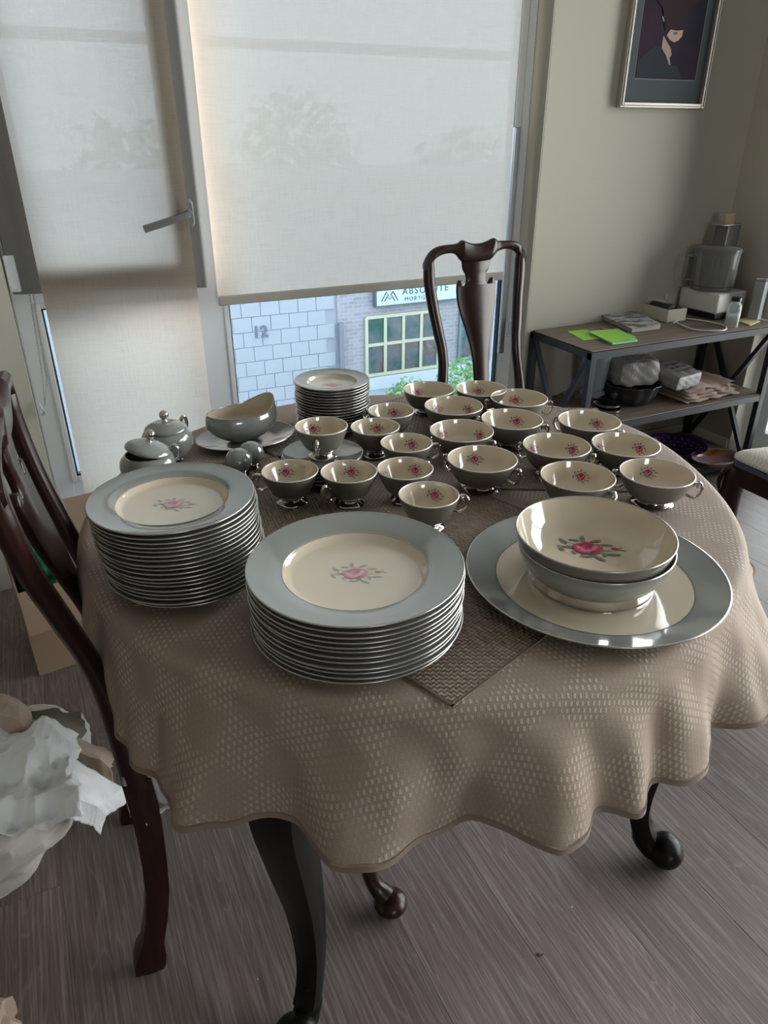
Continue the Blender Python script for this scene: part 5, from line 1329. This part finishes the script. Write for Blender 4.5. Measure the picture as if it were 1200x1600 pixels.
# sign
sA = F(582, 479); sB = F(676, 467); sw = 2.6; shh = .52; sz0 = (sA.z)+.0
sg = bb('sign_board', (sA.x, FYD-.16, sz0), (sA.x+sw, FYD-.02, sz0+shh), mat('sign_edge', (.12, .15, .17), .5))
sgf = MB().box((.035, -.165, .035), (sw-.035, -.16, shh-.035)).obj('sign_face', mat('sign_face', (.62, .74, .74), .5), sg, smooth=False); sgf.location = (sA.x-BO.x, 0, sz0-BO.z)
ink = mat('sign_ink', (.05, .09, .12), .5)
def stext(s, dx, dz, size):
    cu = bpy.data.curves.new('sign_lettering', 'FONT'); cu.body = s; cu.size = size; cu.extrude = .003; cu.space_character = 1.25
    o = tomesh('sign_lettering', cu, ink); o.parent = sg; o.location = (sA.x-BO.x+dx, -.169, sz0-BO.z+dz); o.rotation_euler = (PI/2, 0, 0)
stext('ABSOLUTE', .66, .235, .21); stext('MORTGAGE', .72, .085, .13)
b = MB()
for P in ([(0, 0), (.16, .26), (.23, .15)], [(.10, 0), (.19, .14), (.26, .05), (.33, .14), (.42, 0)], [(.36, .26), (.52, 0)], [(.29, .15), (.36, .26)]):
    b.tube([(x*.8+.14, -.169, z*.8+.12) for x, z in P], .012, 6)
o = b.obj('sign_emblem', ink, sg, smooth=False); o.location = (sA.x-BO.x, 0, sz0-BO.z)
# shrubs
leafm = mat('shrub_leaf', (.16, .34, .09), .6); lo_ = N(leafm, 'ShaderNodeNewGeometry'); L(leafm, ramp(leafm, lo_.outputs['Random Per Island'], [(.0, (.10, .26, .07)), (1, (.30, .48, .16))]), pbsdf(leafm).inputs['Base Color'])
def shrub(label, x, y, rx, rz_, seed, n=1500, z0=GZ, name='shrub', cat='shrub', mt=leafm, ls=.07, grp='green shrubs before the shop'):
    t = thing(name, label, cat, (x, y, z0), 0, grp); rr = random.Random(seed); b = MB()
    for k in range(n):
        while True:
            d = Vector((rr.uniform(-1, 1), rr.uniform(-1, 1), rr.uniform(-1, 1)))
            if .3 < d.length < 1: break
        p = Vector((d.x*rx, d.y*rx, rz_+d.z*rz_)); p *= 1+.12*mn.noise(d*3)
        a = Vector((rr.gauss(0, 1), rr.gauss(0, 1), rr.gauss(0, 1))).normalized(); c_ = a.orthogonal().normalized(); s = ls*rr.uniform(.6, 1.3)
        b.add([p-a*s, p+c_*s*.45, p+a*s, p-c_*s*.45], [(0, 1, 2, 3)])
    o = b.obj('foliage', mt, t, smooth=False); o['kind'] = 'stuff'
    b = MB()
    for k in range(5): a = k*1.25; b.tube([(0, 0, 0), (rx*.5*math.cos(a), rx*.5*math.sin(a), rz_*1.1)], [.04, .015], 6)
    b.obj('stem', mat('bark', (.12, .09, .06), .9), t)
s1 = atY(636, 603, 13.6); shrub('rounded green shrub below the gridded shop window', s1.x, 13.6, .55, (s1.z+.15-GZ)/2, 1)
s2 = atY(722, 585, 12.5); shrub('larger green shrub seen between the chair stile and splat', s2.x+.1, 12.5, .75, (s2.z+.35-GZ)/2, 2, 2200)
s3 = atY(800, 600, 13.0); shrub('green shrub seen right of the chair splat', s3.x+.2, 13.0, .7, (s3.z-GZ)/2, 3)
treem = mat('tree_leaf', (.10, .20, .08), .7)
for i, (x, h) in enumerate(((3.5, 6.4), (8.5, 7.2), (14.5, 6.2))):
    shrub(['leafy tree behind the building roof, seen dimly through the left blind', 'tall leafy tree behind the roof, dim through the big blind', 'leafy tree behind the roof towards the right wall'][i], x, 24, 2.4, h/2, 20+i, 1600, GZ+.5, 'leafy_tree', 'tree', treem, .28, 'trees behind the building')
# overhead cable
q = atY(130, 55, 14.2); b = MB(); b.tube([(-12, 14.2, q.z), (20, 14.2, q.z)], .085, 8); o = b.obj('overhead_cable', mat('cable', (.05, .05, .05), .7)); tag(o, 'thick dark overhead cable crossing the street above the roofline', 'cable')
# ------------------------------------------------------------ crumbs on the floor
for (px_, py_, lab, m_, r_) in ((845, 1490, 'tiny dark dried leaf scrap on the bare floor', mat('scrap', (.05, .04, .035), .8), .006), (893, 1418, 'tiny white crumb on the floor between the leaf scrap and the table leg', mat('crumb', (.7, .7, .66), .8), .0025), (402, 1530, 'tiny pale crumb on the floor left of the black table leg', mat('crumb', (.6, .6, .58), .8), .002)):
    q = at(px_, py_, 0); b = MB(); rr = random.Random(px_)
    for k in range(4): b.ball((rr.uniform(-r_, r_), rr.uniform(-r_, r_)*.7, r_*.25), r_*.5, 6, 4, sc_=(1.3, .5, .5))
    o = b.obj('crumb', m_, None, (q.x, q.y, 0), smooth=False); tag(o, lab, 'crumb')
